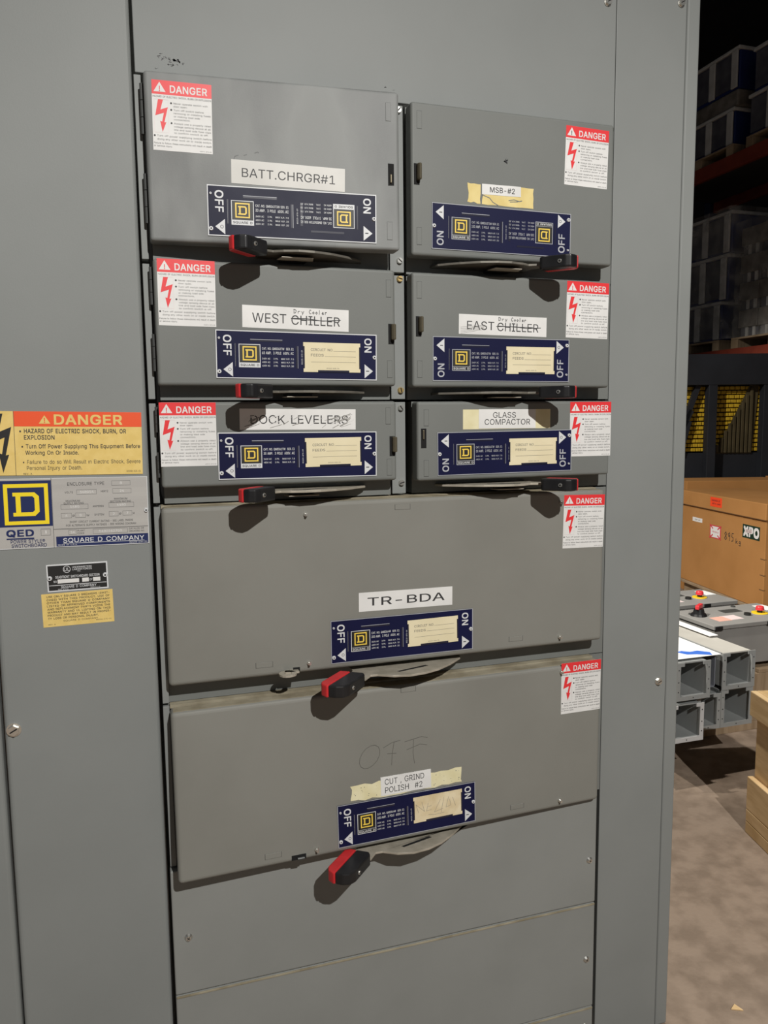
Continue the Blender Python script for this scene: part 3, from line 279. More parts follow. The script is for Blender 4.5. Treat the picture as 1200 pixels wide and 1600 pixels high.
 'h':(205,(57,113,57,0,26,0,26,254,57,254,57,144,51,144,58,159,66,172,76,181,87,187,100,191,114,192,126,191,137,189,148,184,157,178,164,170,170,160,175,149,178,135,179,120,179,0,148,0,148,118,147,131,143,143,136,152,128,159,117,163,105,165,88,162,80,159,68,148,63,141,58,124,57,157),(3,2,6,2,1,0,6,2,0,0,35,6,35,5,6,31,30,10,30,11,10,9,8,32,32,31,9,31,10,9,5,35,34,34,33,5,7,5,33,33,32,7,32,8,7,3,6,4,28,13,29,12,29,13,13,28,14,22,21,24,22,24,23,24,21,25,21,20,25,20,19,25,26,25,19,19,18,26,18,17,26,27,26,17,17,16,27,16,15,27,28,27,15,14,28,15,29,12,30,11,30,12,5,7,36,6,5,36,4,6,36)),
 'i':(83,(26,0,26,190,57,190,57,0),(1,0,3,3,2,1)),
 'j':(83,(26,190,57,190,57,-15,54,-36,51,-45,46,-53,32,-65,13,-71,-5,-71,-5,-43,9,-43,20,-36,24,-30,26,-23),(9,8,10,10,8,7,2,1,0,10,7,6,11,10,6,6,5,11,12,11,5,5,4,12,4,3,12,13,12,3,3,2,13,2,0,13)),
 'k':(190,(55,68,55,106,60,106,142,190,180,190,92,100,89,100,26,0,26,254,57,254,57,0,147,0,74,93,96,114,186,0,57,106,57,70,77,89,100,109),(1,15,9,0,7,10,7,0,1,8,7,1,1,9,8,5,13,6,11,14,5,13,5,18,4,3,13,1,0,16,12,6,13,13,3,2,5,14,18,0,10,16,6,12,17,12,2,15,15,16,12,15,1,16,5,6,17,11,5,17,12,16,17,2,12,13,4,13,18)),
 'l':(95,(56,0,45,4,37,10,31,19,27,29,26,42,26,254,57,254,57,42,60,31,67,27,80,26,85,27,90,1),(13,12,11,13,11,0,11,10,0,10,9,0,1,0,9,2,1,9,3,2,9,4,3,9,9,8,4,5,4,8,6,5,8,8,7,6)),
 'm':(305,(26,0,26,190,56,190,56,148,54,148,61,166,72,179,86,188,102,193,123,192,134,187,144,180,151,171,157,160,160,147,156,147,163,164,175,178,190,187,199,191,218,193,239,190,249,186,257,180,264,173,270,164,275,154,278,141,278,0,248,0,248,127,247,139,243,149,236,156,228,161,219,164,201,165,187,160,181,156,173,145,168,131,168,0,137,0,137,130,136,140,132,148,126,156,119,161,110,164,92,165,79,160,67,151,63,145,58,129,57,119,57,0,56,153,159,153),(55,54,0,1,0,54,4,1,54,51,50,5,50,6,5,4,54,53,3,4,53,53,52,3,52,51,3,51,5,3,1,4,2,8,49,48,47,9,48,8,48,9,43,15,44,44,15,45,46,45,12,12,11,46,47,46,11,11,10,47,9,47,10,6,50,49,7,6,49,49,8,7,57,14,16,40,39,14,16,14,39,35,20,36,19,36,20,18,37,36,36,19,18,16,39,38,17,16,38,38,37,17,37,18,17,30,29,28,28,27,30,31,30,27,27,26,31,32,31,26,26,25,32,25,24,32,33,32,24,24,23,33,23,22,33,34,33,22,21,34,22,34,21,35,20,35,21,43,42,41,41,40,43,15,43,40,40,14,15,14,57,15,45,15,13,12,45,13,3,5,56,4,3,56,2,4,56,13,15,57)),
 'n':(205,(57,113,57,0,26,0,26,190,56,190,56,144,51,144,58,159,66,172,76,181,87,187,100,191,114,192,126,191,137,189,147,184,156,178,164,170,170,160,175,149,178,135,179,120,179,0,148,0,148,118,147,131,143,143,136,152,128,159,117,163,105,165,88,162,80,159,68,148,63,141,58,124,56,155),(1,0,2,3,2,0,6,3,0,0,35,6,5,6,35,3,6,4,31,30,10,30,11,10,9,8,32,32,31,9,31,10,9,5,35,34,34,33,5,7,5,33,33,32,7,32,8,7,28,13,29,12,29,13,15,14,28,13,28,14,24,23,22,22,21,24,24,21,25,21,20,25,20,19,25,26,25,19,19,18,26,18,17,26,27,26,17,17,16,27,28,27,16,15,28,16,29,12,30,11,30,12,5,7,36,6,5,36,4,6,36)),
 'o':(208,(104,-4,87,-3,72,1,58,8,46,17,36,29,28,43,22,58,18,75,17,94,18,113,22,130,28,146,36,159,46,171,58,180,72,187,87,191,104,192,120,191,136,187,149,180,161,171,171,159,180,146,186,130,189,113,191,94,189,75,186,58,180,43,171,29,161,17,149,8,136,1,120,-3,104,23,116,24,126,28,135,33,143,40,149,49,154,59,159,81,160,94,157,118,154,129,149,139,143,148,135,155,126,161,116,164,104,165,92,164,81,161,65,148,59,139,54,129,51,118,48,94,49,81,54,59,59,49,65,40,73,33,81,28,92,24),(7,6,61,61,60,7,8,7,60,9,8,60,60,59,9,10,9,59,59,58,10,11,10,58,58,57,11,12,11,57,0,36,66,0,66,1,1,66,2,66,65,2,3,2,65,65,64,3,15,55,54,16,15,54,54,53,16,53,17,16,3,64,4,64,63,4,5,4,63,63,62,5,6,5,62,61,6,62,12,57,56,13,12,56,56,55,13,14,13,55,55,15,14,18,52,51,18,51,19,37,35,34,38,37,34,34,33,38,33,39,38,51,50,20,19,51,20,30,29,42,43,42,29,29,28,43,28,27,43,44,43,27,27,26,44,45,44,26,26,25,45,46,45,25,25,24,46,39,33,32,40,39,32,32,31,40,41,40,31,31,30,41,30,42,41,46,24,47,24,23,47,48,47,23,23,22,48,49,48,22,22,21,49,50,49,21,20,50,21,35,37,0,36,0,37,52,18,53,17,53,18)),
 'p':(212,(26,-71,26,190,56,190,56,160,65,168,73,178,94,190,103,192,130,191,144,187,156,180,168,171,177,160,185,146,191,131,194,113,195,94,194,75,191,58,185,42,177,29,168,17,157,8,144,1,130,-3,115,-4,94,-1,79,6,59,29,57,29,57,-71,110,23,121,24,131,28,140,33,147,40,153,48,158,58,163,82,164,95,163,108,161,120,158,131,147,149,140,156,131,161,121,164,110,165,99,164,89,161,81,156,73,149,67,141,62,131,59,120,57,108,56,95,57,81,59,69,67,48,73,39,81,32,89,27,99,24),(29,57,0,1,0,57,56,1,57,1,3,2,28,59,29,59,58,29,57,29,58,1,56,55,55,54,1,3,1,54,54,53,3,53,52,3,62,61,27,50,49,5,25,31,26,63,26,31,47,7,48,6,48,7,26,63,27,62,27,63,48,6,49,5,49,6,0,30,29,27,61,28,61,60,28,59,28,60,3,52,51,4,3,51,51,50,4,50,5,4,32,24,33,8,46,45,33,24,23,34,33,23,23,22,34,10,9,44,45,44,9,8,45,9,18,17,38,17,16,38,39,38,16,16,15,39,40,39,15,41,40,15,15,14,41,42,41,14,14,13,42,13,12,42,34,22,21,35,34,21,21,20,35,36,35,20,20,19,36,37,36,19,19,18,37,18,38,37,42,12,43,12,11,43,44,43,11,10,44,11,24,32,25,31,25,32,46,8,47,7,47,8)),
 'q':(212,(186,-71,155,-71,155,29,139,11,126,2,109,-3,98,-4,82,-3,68,1,56,8,44,17,35,29,27,42,22,58,18,75,17,94,18,113,22,131,27,146,35,160,45,171,56,180,69,187,83,191,109,192,118,190,139,178,151,164,156,160,156,190,186,190,102,23,113,24,123,27,132,32,139,39,145,48,150,58,153,69,155,81,156,95,155,108,153,120,150,131,145,141,139,149,132,156,123,161,113,164,102,165,91,164,81,161,72,156,65,149,54,131,51,120,49,108,48,95,49,82,54,58,59,48,65,40,73,33,81,28,91,24),(13,12,59,59,58,13,14,13,58,15,14,58,58,57,15,16,15,57,57,56,16,56,55,16,17,16,55,7,64,63,50,23,51,7,63,8,9,8,63,63,62,9,22,21,52,52,51,22,51,23,22,9,62,10,62,61,10,11,10,61,61,60,11,12,11,60,59,12,60,17,55,54,18,17,54,19,18,54,54,53,19,20,19,53,53,52,20,52,21,20,31,6,5,48,25,24,31,5,32,48,24,49,33,4,3,34,33,3,32,5,4,4,33,32,25,48,47,30,29,28,39,2,0,0,30,39,30,40,39,40,30,41,37,36,2,38,37,2,2,39,38,41,30,42,30,28,42,43,42,28,44,43,28,1,0,2,34,3,2,35,34,2,2,36,35,44,28,45,28,27,45,46,45,27,27,26,46,47,46,26,25,47,26,64,7,6,6,31,64,23,50,49,49,24,23)),
 'r':(130,(26,0,26,190,56,190,56,160,58,160,62,169,68,177,76,184,85,188,96,191,122,192,122,161,103,163,87,160,73,153,67,148,60,135,57,118,57,0),(3,2,1,18,17,0,1,0,17,17,16,1,3,1,16,12,11,10,12,10,9,6,14,13,7,6,13,8,7,13,13,12,8,12,9,8,3,16,15,4,3,15,15,14,4,5,4,14,14,6,5)),
 's':(182,(91,-4,67,-2,46,6,38,12,31,19,25,27,18,47,47,53,50,44,55,36,62,30,70,26,91,23,103,24,113,26,122,31,129,37,133,44,134,51,131,63,122,72,106,78,75,85,59,90,46,96,36,104,29,113,25,124,23,137,24,147,27,157,39,173,48,180,58,185,69,189,81,191,106,192,117,190,136,182,149,170,155,162,162,145,134,139,127,152,114,163,105,165,94,166,83,165,74,163,65,158,59,153,54,139,55,132,62,122,76,114,86,111,115,105,131,100,143,93,153,86,160,76,164,66,166,53,165,43,161,33,156,24,149,16,140,9,130,3,118,-1,105,-3),(6,5,8,8,7,6,29,28,51,30,29,51,55,54,22,34,48,47,47,35,34,22,54,23,53,23,54,33,49,48,48,34,33,1,11,2,11,10,2,3,2,10,10,9,3,4,3,9,5,4,9,8,5,9,23,53,24,25,24,53,53,52,25,26,25,52,27,26,52,28,27,52,51,28,52,30,51,50,31,30,50,32,31,50,50,49,32,49,33,32,70,13,12,45,36,46,13,70,69,14,13,69,69,68,14,68,15,14,45,44,37,36,45,37,65,64,17,64,63,17,18,17,63,63,62,18,62,61,18,41,40,42,15,68,67,16,15,67,67,66,16,66,65,16,65,17,16,18,61,19,61,60,19,60,59,19,59,58,19,20,19,58,58,57,20,21,20,57,56,21,57,42,40,43,40,39,43,39,38,43,44,43,38,37,44,38,70,12,0,1,0,12,11,1,12,55,22,21,21,56,55,35,47,46,46,36,35)),
 't':(114,(102,190,102,164,3,164,3,190,32,236,63,236,63,49,65,35,72,27,85,25,101,27,107,1,84,-2,69,-1,56,4,46,11,38,20,34,32,32,46,63,190,63,164,32,164,32,190),(17,6,18,20,21,6,10,9,11,11,9,12,13,12,9,8,13,9,13,8,14,15,14,8,8,7,15,16,15,7,17,16,7,6,17,7,19,22,20,5,4,19,1,0,19,20,1,19,18,6,21,3,2,21,22,3,21,21,20,22,22,19,4)),
 'u':(205,(91,-3,79,-2,57,5,48,12,41,20,35,29,30,41,27,54,26,69,26,190,57,190,57,72,58,58,62,47,68,37,77,31,88,26,100,25,117,28,125,31,137,41,142,48,147,66,148,76,148,190,179,190,179,0,149,0,149,46,154,46,147,30,139,18,129,8,117,2,105,-1,149,35),(16,1,0,1,16,15,1,15,2,15,14,2,3,2,14,4,3,14,5,4,14,14,13,5,6,5,13,13,12,6,7,6,12,8,7,12,12,11,8,9,8,11,11,10,9,17,34,33,33,18,17,19,32,31,18,33,32,32,19,18,26,29,27,28,29,22,23,22,29,29,26,23,26,25,23,24,23,25,19,31,30,20,19,30,30,28,20,21,20,28,28,22,21,34,17,0,16,0,17,28,30,35,29,28,35,27,29,35)),
 'v':(195,(81,0,9,190,42,190,83,78,90,55,93,43,103,10,92,10,101,43,112,78,152,190,186,190,113,0,97,29),(4,3,0,1,0,3,2,1,3,9,12,11,11,10,9,8,6,12,12,9,8,7,0,12,12,6,7,7,6,13,0,7,5,4,0,5,6,8,13,5,7,13)),
 'w':(284,(69,0,11,190,44,190,67,107,73,82,77,68,88,21,82,21,86,37,89,53,93,67,96,81,100,94,103,107,126,190,158,190,181,107,187,82,191,68,198,37,201,21,196,21,199,37,206,68,210,81,213,95,217,107,240,190,272,190,215,0,184,0,159,86,152,112,148,131,145,140,138,169,145,169,136,131,129,103,99,0,85,33,198,34,142,154),(0,4,1,4,3,1,2,1,3,8,6,9,7,6,40,7,5,0,4,0,5,35,37,42,12,11,38,13,12,38,38,37,13,37,35,13,35,14,13,7,0,39,6,7,39,18,17,31,17,16,31,32,31,16,33,32,16,15,36,16,41,20,22,27,26,28,28,26,29,22,20,29,23,22,29,24,23,29,29,26,24,26,25,24,29,20,30,21,30,20,20,41,21,30,21,19,31,30,19,18,31,19,11,10,38,33,16,34,16,36,34,35,42,36,14,35,36,36,15,14,6,8,40,5,7,40,19,21,41,34,36,42,9,6,39,39,38,9,10,9,38)),
 'x':(189,(10,0,86,109,86,86,14,190,50,190,80,144,94,119,104,103,88,103,101,127,117,153,141,190,176,190,104,84,104,107,179,0,143,0,110,51,96,76,86,91,102,91,80,51,74,43,46,0,78,98,95,117,112,96,95,78),(0,23,22,8,1,19,1,6,5,22,21,2,0,22,2,19,1,24,1,5,3,4,3,5,13,7,20,16,15,17,11,10,12,13,18,17,17,15,13,7,13,26,12,10,14,9,14,10,18,13,20,8,19,20,20,7,8,8,7,25,1,3,24,0,2,24,2,19,24,7,14,25,6,1,25,1,8,25,14,9,25,13,15,26,12,14,26,14,7,26,19,2,27,20,19,27,18,20,27,2,21,27)),
 'y':(195,(24,-69,31,-43,47,-45,61,-41,69,-32,75,-18,81,-1,9,190,42,190,83,78,90,55,96,32,103,10,92,10,104,55,112,78,153,190,186,190,102,-29,93,-47,83,-59,70,-68,54,-72,46,-73,26,-70,97,29),(0,24,1,2,22,3,3,22,21,22,2,23,24,23,2,1,24,2,17,16,15,12,18,17,17,15,12,15,14,12,25,12,14,18,12,6,13,6,12,12,25,13,6,13,11,10,6,11,3,21,20,4,3,20,20,19,4,19,18,4,5,4,18,18,6,5,6,10,9,8,7,9,9,7,6,11,13,25)),
 'z':(190,(21,0,21,23,127,160,127,161,24,161,24,190,166,190,166,165,63,30,63,28,169,28,169,0),(1,0,9,9,8,1,1,8,2,3,2,7,7,2,8,3,7,6,9,0,11,11,10,9,5,4,3,3,6,5)),
 '®':(231,(116,59,102,60,77,67,55,80,46,88,37,98,30,108,24,120,20,132,17,145,16,158,17,172,20,185,24,197,37,219,46,229,55,237,77,250,102,257,116,258,129,257,142,254,154,250,166,244,186,229,195,219,202,208,212,185,214,172,215,158,214,145,212,132,202,108,195,98,186,88,166,73,154,67,142,63,129,60,116,83,129,84,142,88,154,93,164,101,173,110,181,121,187,132,190,145,191,158,190,172,187,185,181,196,173,207,164,216,154,224,142,229,129,233,116,234,102,233,78,224,67,216,58,207,45,185,42,172,40,158,42,145,45,132,58,110,67,101,78,93,102,84,137,113,114,156,137,156,159,113,81,113,81,204,131,204,144,199,154,187,156,175,154,163,143,150,130,144,93,144,93,159,119,159,129,163,133,170,133,180,129,186,120,189,101,189,101,113,141,149,120,144,101,159,101,144),(10,9,64,11,10,64,3,68,4,68,67,4,61,60,15,60,16,15,4,67,5,6,5,67,67,66,6,7,6,66,8,7,66,66,65,8,9,8,65,64,9,65,11,64,63,12,11,63,63,62,12,13,12,62,14,13,62,62,61,14,61,15,14,1,70,2,69,2,70,93,84,75,85,92,76,18,58,57,39,0,38,38,40,39,18,57,19,0,39,1,70,1,39,85,84,97,76,92,77,17,59,58,58,18,17,2,69,3,68,3,69,84,85,75,16,60,59,59,17,16,54,22,55,21,55,22,41,37,36,36,42,41,83,71,74,82,81,73,88,73,81,81,80,88,89,88,80,80,79,89,79,78,89,90,89,78,77,90,78,55,21,56,20,56,21,43,35,34,44,43,34,53,52,24,23,53,24,31,30,47,48,47,30,30,29,48,29,28,48,49,48,28,28,27,49,44,34,33,45,44,33,33,32,45,46,45,32,32,31,46,31,47,46,49,27,50,27,26,50,51,50,26,26,25,51,52,51,25,24,52,25,42,36,35,35,43,42,53,23,54,22,54,23,40,38,37,37,41,40,83,72,95,83,73,72,73,88,87,90,77,91,92,91,77,56,20,57,19,57,20,87,86,73,86,72,73,82,73,94,73,83,94,85,76,75,83,74,94,71,83,95,84,93,97,92,85,96,95,72,97,72,86,96,96,97,72,96,85,97)),
 'Ø':(267,(133,-3,112,-2,93,4,75,12,59,25,46,40,35,58,27,78,22,101,20,127,22,153,27,176,35,197,46,215,59,230,75,242,93,251,112,256,133,258,155,256,174,251,192,242,208,230,221,215,232,197,240,176,245,153,247,127,245,101,240,78,232,58,221,40,208,25,192,12,174,4,155,-2,133,26,148,28,162,32,175,38,186,47,196,58,204,72,210,88,214,106,215,127,214,148,210,166,204,182,196,196,186,207,175,216,162,223,148,227,133,228,119,227,105,223,92,216,81,207,71,196,63,182,57,166,53,148,52,127,53,106,57,88,63,72,71,58,81,47,92,38,105,32,119,28,54,-8,32,8,213,262,235,247,51,34,70,61,178,213,196,239,216,221,197,194,89,41,71,16),(72,4,73,73,4,76,7,6,66,66,65,7,8,7,65,65,64,8,9,8,64,64,63,9,63,62,9,10,9,62,62,61,10,11,10,61,58,57,15,1,70,2,0,36,71,0,71,1,70,1,71,55,17,56,16,56,17,69,3,2,2,70,69,56,16,57,15,57,16,4,72,83,4,83,68,68,67,4,76,4,67,67,68,77,11,61,60,12,11,60,60,59,12,13,12,59,59,58,13,14,13,58,58,15,14,18,54,53,34,38,35,35,38,37,52,19,53,18,53,19,50,22,79,20,51,21,33,39,34,38,34,39,51,20,52,19,52,20,29,28,43,44,43,28,28,27,44,45,44,27,46,45,27,27,26,46,47,46,26,26,25,47,48,47,25,25,24,48,22,80,75,74,22,75,39,33,32,40,39,32,41,40,32,32,31,41,31,30,41,42,41,30,30,29,42,29,43,42,49,50,81,80,22,50,22,74,79,35,37,0,36,0,37,54,18,55,17,55,18,66,6,77,5,76,77,6,5,77,67,77,76,21,51,79,51,78,79,78,50,79,48,24,81,23,80,81,24,23,81,49,81,80,50,49,80,68,82,77,82,81,77,78,77,81,50,78,81,3,69,83,69,82,83,82,68,83)),
 '•':(194,(97,46,87,47,70,54,62,59,55,66,50,73,43,91,43,111,50,128,55,136,62,143,78,152,87,155,97,156,107,155,125,148,132,143,139,136,148,120,151,111,152,101,151,91,144,73,139,66,132,59,125,54,107,47),(6,5,8,7,6,8,1,0,2,3,2,4,5,4,2,8,5,2,11,10,8,9,8,10,18,21,20,20,19,18,21,18,22,23,22,18,18,17,16,2,0,26,26,25,2,25,24,2,24,23,2,23,18,2,8,2,18,11,8,18,18,16,11,16,15,11,15,14,11,14,13,11,12,11,13)),
}
_tg, _tc = {}, {}
def glyph(ch):
    if ch not in _tg:
        adv, P, T = GLYPHS[ch]
        _tg[ch] = (adv/500.0, [(P[i]/500.0, P[i+1]/500.0) for i in range(0, len(P), 2)], [T[i:i+3] for i in range(0, len(T), 3)])
    return _tg[ch]
def text_geo(s, bold=0.0, res=2):
    k = (s, round(bold, 3))
    if k not in _tc:
        vs, fs = [], []
        B = bold*.75
        for dx, dy, up in (((0.0, 0.0, 0.0),) if bold < .005 else ((-B, -B, 0.0), (B, -B, 1.2e-5), (-B, B, 2.4e-5), (B, B, 3.6e-5))):
            pen = 0.0
            for ch in s:
                if ch not in GLYPHS: pen += .28; continue
                adv, P, T = glyph(ch); o = len(vs)
                vs += [(x+pen+dx, y+dy, up) for x, y in P]; fs += [tuple(o+i for i in t) for t in T]
                pen += adv+bold
        xs = [v[0] for v in vs]
        _tc[k] = (vs, fs, min(xs), max(xs))
    return _tc[k]
def caph():
    return max(v[1] for v in text_geo('H')[0])
class Frame:
    """a flat label lying on a front: centre, width, height, tilt; u from left, v from the top; d = height off the surface"""
    def __init__(self, cx, cz, w, h, ang=0.0, surf=lambda x, z: 0.0):
        self.cx, self.cz, self.w, self.h, self.surf = cx, cz, w, h, surf
        self.c, self.s = math.cos(ang), math.sin(ang)
    def p(self, a, b, d):
        x = self.cx + a*self.c - b*self.s; z = self.cz + a*self.s + b*self.c
        return Vector((x, self.surf(x, z)-d, z))
    def uv(self, u, v, d): return self.p((u-.5)*self.w, (.5-v)*self.h, d)
    def poly(self, mb, pts, m, d): mb.face([self.uv(u, v, d) for u, v in pts], m)
    def rect(self, mb, u0, u1, v0, v1, m, d): self.poly(mb, [(u0,v0),(u1,v0),(u1,v1),(u0,v1)], m, d)
    def ring(self, mb, u0, u1, v0, v1, t, m, d):
        tu, tv = t/self.w, t/self.h
        self.rect(mb, u0, u1, v0, v0+tv, m, d); self.rect(mb, u0, u1, v1-tv, v1, m, d)
        self.rect(mb, u0, u0+tu, v0+tv, v1-tv, m, d); self.rect(mb, u1-tu, u1, v0+tv, v1-tv, m, d)
    def slab(self, mb, m, d, u0=0, u1=1, v0=0, v1=1, base=0.0):
        a = [self.uv(*q, d) for q in ((u0,v0),(u1,v0),(u1,v1),(u0,v1))]
        b = [self.uv(*q, base) for q in ((u0,v0),(u1,v0),(u1,v1),(u0,v1))]
        mb.face(a, m)
        for i in range(4): mb.face([a[i], b[i], b[(i+1)%4], a[(i+1)%4]], m)
    def text(self, mb, s, u, v, cap, m, d, u1=None, align='L', rot=0, bold=0.0, res=1, wscale=1.0):
        """cap = capital height in metres; u,v = left (or centre) and vertical middle; u1 = right end to fit the width to"""
        vs, fs, x0, x1 = text_geo(s, bold, res)
        k = cap/caph(); kx = k*wscale; h2 = caph()/2
        if u1 is not None:
            L = (u1-u)*self.w; kx = L/(x1-x0)
        off = -x0 if align == 'L' else -(x0+x1)/2
        a0 = (u-.5)*self.w; b0 = (.5-v)*self.h
        cr, sr = math.cos(rot), math.sin(rot)
        i = mb.mi(m); bv = []
        for x, y, up in vs:
            a = (x+off)*kx; b = (y-h2)*k
            bv.append(mb.bm.verts.new(self.p(a0+a*cr-b*sr, b0+a*sr+b*cr, d+up)))
        for f in fs:
            try: g = mb.bm.faces.new([bv[q] for q in f]); g.material_index = i
            except ValueError: pass
    def stroke(self, mb, pts, wid, m, d):
        P = [Vector(((u-.5)*self.w, (.5-v)*self.h)) for u, v in pts]
        for i in range(len(P)-1):
            a, b = P[i], P[i+1]; t = b-a
            if t.length < 1e-7: continue
            n = Vector((-t.y, t.x)).normalized()*wid/2; e = t.normalized()*wid*.3
            q = [a-n-e, b-n+e, b+n+e, a+n-e]
            mb.face([self.p(x.x, x.y, d+i*1e-6) for x in q], m)
    def disc(self, mb, u, v, r, m, d, n=14):
        a0 = (u-.5)*self.w; b0 = (.5-v)*self.h
        mb.face([self.p(a0+r*math.cos(2*PI*i/n), b0+r*math.sin(2*PI*i/n), d) for i in range(n)], m)
    def annulus(self, mb, u, v, r, t, m, d, n=18):
        a0 = (u-.5)*self.w; b0 = (.5-v)*self.h
        for i in range(n):
            a1, a2 = 2*PI*i/n, 2*PI*(i+1)/n
            mb.face([self.p(a0+q*math.cos(w), b0+q*math.sin(w), d) for q, w in ((r,a1),(r,a2),(r-t,a2),(r-t,a1))], m)

def letter_d(fr, mb, cu, cv, size, m, mbg, d, rot=False):
    """square ring round a slab-serifed D"""
    sg = -1 if rot else 1
    def P(x, y): return (cu+sg*x*size/fr.w, cv-sg*y*size/fr.h)
    def q(pts, mm, dd): fr.poly(mb, [P(x, y) for x, y in pts], mm, dd)
    q([(-.5,-.5),(.5,-.5),(.5,.5),(-.5,.5)], m, d)
    q([(-.41,-.41),(.41,-.41),(.41,.41),(-.41,.41)], mbg, d+.0001)
    q([(-.30,.29),(.19,.29),(.29,.19),(.29,-.19),(.19,-.29),(-.30,-.29),(-.30,-.20),(-.235,-.20),(-.235,.20),(-.30,.20)], m, d+.0002)
    q([(-.125,.195),(.14,.195),(.185,.15),(.185,-.15),(.14,-.195),(-.125,-.195)], mbg, d+.0003)
BOLT = [(.28,0),(.64,0),(.44,.31),(.98,.22),(.70,.70),(.84,.69),(.56,1.0),(.40,.66),(.54,.68),(.68,.40),(.06,.50)]

FLOOR = -.025
# ------------------------------------------------------------------ setting
mb = MB(); mb.box(-9, 13, -9, 13, -.125, FLOOR, 'concrete'); structure('floor', mb)
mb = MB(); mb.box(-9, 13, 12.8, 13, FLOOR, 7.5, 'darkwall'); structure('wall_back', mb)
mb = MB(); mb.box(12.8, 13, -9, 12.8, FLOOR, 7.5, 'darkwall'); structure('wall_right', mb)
mb = MB(); mb.box(-9, 13, -9, 13, 7.5, 7.7, 'darkwall'); structure('ceiling', mb)

# ------------------------------------------------------------------ switchboard enclosure
def screw_geo(mb, p, r=.0055, m='screw', slot=True, h=.004):
    mb.cyl(p, (0,-1,0), r, h, m, 16, r*.8)
    if slot:
        a = random.uniform(0, PI); c, s = math.cos(a), math.sin(a)
        x, y, z = p; y -= h+.0001
        w = r*.16; L = r*.75
        mb.face([(x+c*L-s*w, y, z+s*L+c*w), (x-c*L-s*w, y, z-s*L+c*w), (x-c*L+s*w, y, z-s*L-c*w), (x+c*L+s*w, y, z+s*L-c*w)], 'hole')
def hex_bolt(mb, p, r=.009, m='screw'):
    mb.cyl(p, (0,-1,0), r*1.25, .0015, m, 20)
    x, y, z = p
    mb.cyl((x, y-.0015, z), (0,-1,0), r, .006, m, 6, r*.94)
    a = .5; c, s = math.cos(a), math.sin(a); y -= .0077; w = r*.12; L = r*.7
    mb.face([(x+c*L-s*w, y, z+s*L+c*w), (x-c*L-s*w, y, z-s*L+c*w), (x-c*L+s*w, y, z-s*L-c*w), (x+c*L+s*w, y, z+s*L-c*w)], 'hole')

sb = thing('switchboard_enclosure', 'tall gray steel switchboard cabinet holding the eight switch doors, with wide right border strip', 'electrical cabinet', (.63, .4, 0))
mb = MB(); mb.box(.018, 1.235, .32, .86, .03, 2.62, 'frame'); mb.out('rear_housing', sb)
mb = MB(); mb.box(1.0275, 1.2065, .045, .06, -.02, 2.62, 'frame', .0015); mb.out('border_strip', sb)
mb = MB(); mb.box(1.2085, 1.244, .045, .86, -.02, 2.62, 'frame', .005, 3); mb.out('corner_post', sb)
mb = MB(); mb.box(.024, 1.0262, .045, .06, 2.182, 2.62, 'frame', .0015)
fr = Frame(.3, 2.2, 1, 1, 0, lambda x, z: .045)
for k in range(22):
    x = random.gauss(.090, .014) if k < 20 else random.uniform(.50, .56); z = random.gauss(2.208, .006)
    fr.poly(mb, [(x+.2+random.uniform(-.004,.004), .5-(z-2.2)+random.uniform(-.003,.003)) for _ in range(5)], 'inkgray', .0003+k*1e-5)
mb.out('top_filler_panel', sb)
mb = MB(); mb.box(.02, 1.236, .1, .32, FLOOR, .1, 'inner'); mb.out('plinth', sb)
for i, (x, z) in enumerate(((1.185, .910), (1.004, 2.438), (1.203-.012, 2.462))):
    mb = MB(); hex_bolt(mb, (x, .045, z), .0075); mb.out('panel_bolt', sb)

# blank covers below the doors
covers = [('upper', .386, .656, .0), ('middle', .112, .384, .0), ('bottom', .03, .110, .0)]
for nm, z0, z1, yy in covers:
    t = thing('blank_cover', {'upper': 'plain gray cover directly under the cut, grind door, screw at each end',
        'middle': 'plain gray cover with dusty top lip, second below the switch doors',
        'bottom': 'plain gray cover at the very bottom edge of the picture'}[nm], 'cover plate', (.51, .045, z0), 'blank covers under the switch doors')
    mb = MB(); mb.box(.020, 1.004, .020, .05, z0, z1, 'cover', .003)
    if nm != 'upper':
        mb.box(.0215, 1.0025, .0185, .03, z1-.0055, z1-.001, 'dust', .001)
    mb.out('plate', t)
    zs = {'upper': ((.050, .508), (.986, .496)), 'middle': ((.050, .245), (.983, .239)), 'bottom': ((.983, .06),)}[nm]
    for x, z in zs:
        mb = MB(); mb.cyl((x, .020, z), (0,-1,0), .0085, .0045, 'screw', 18, .005)
        fr = Frame(x, z, .01, .01, random.uniform(0, 1.5), lambda x, z: .020)
        fr.rect(mb, .15, .85, .44, .56, 'hole', .0048); fr.rect(mb, .44, .56, .15, .85, 'hole', .0049)
        mb.out('cover_screw', t)

# ------------------------------------------------------------------ left panels
YL = .03
lp = thing('wiring_door', 'tall gray door at left with yellow danger placard and square yellow D nameplate', 'cabinet door', (-.125, .06, .03))
mb = MB(); mb.box(-.2625, .0155, YL, .075, .03, 2.62, 'frame', .009, 4); mb.warp(lambda c: Vector((c.x+.003*(c.z-1.3), c.y, c.z))); mb.out('door_panel', lp)
surf = lambda x, z: YL
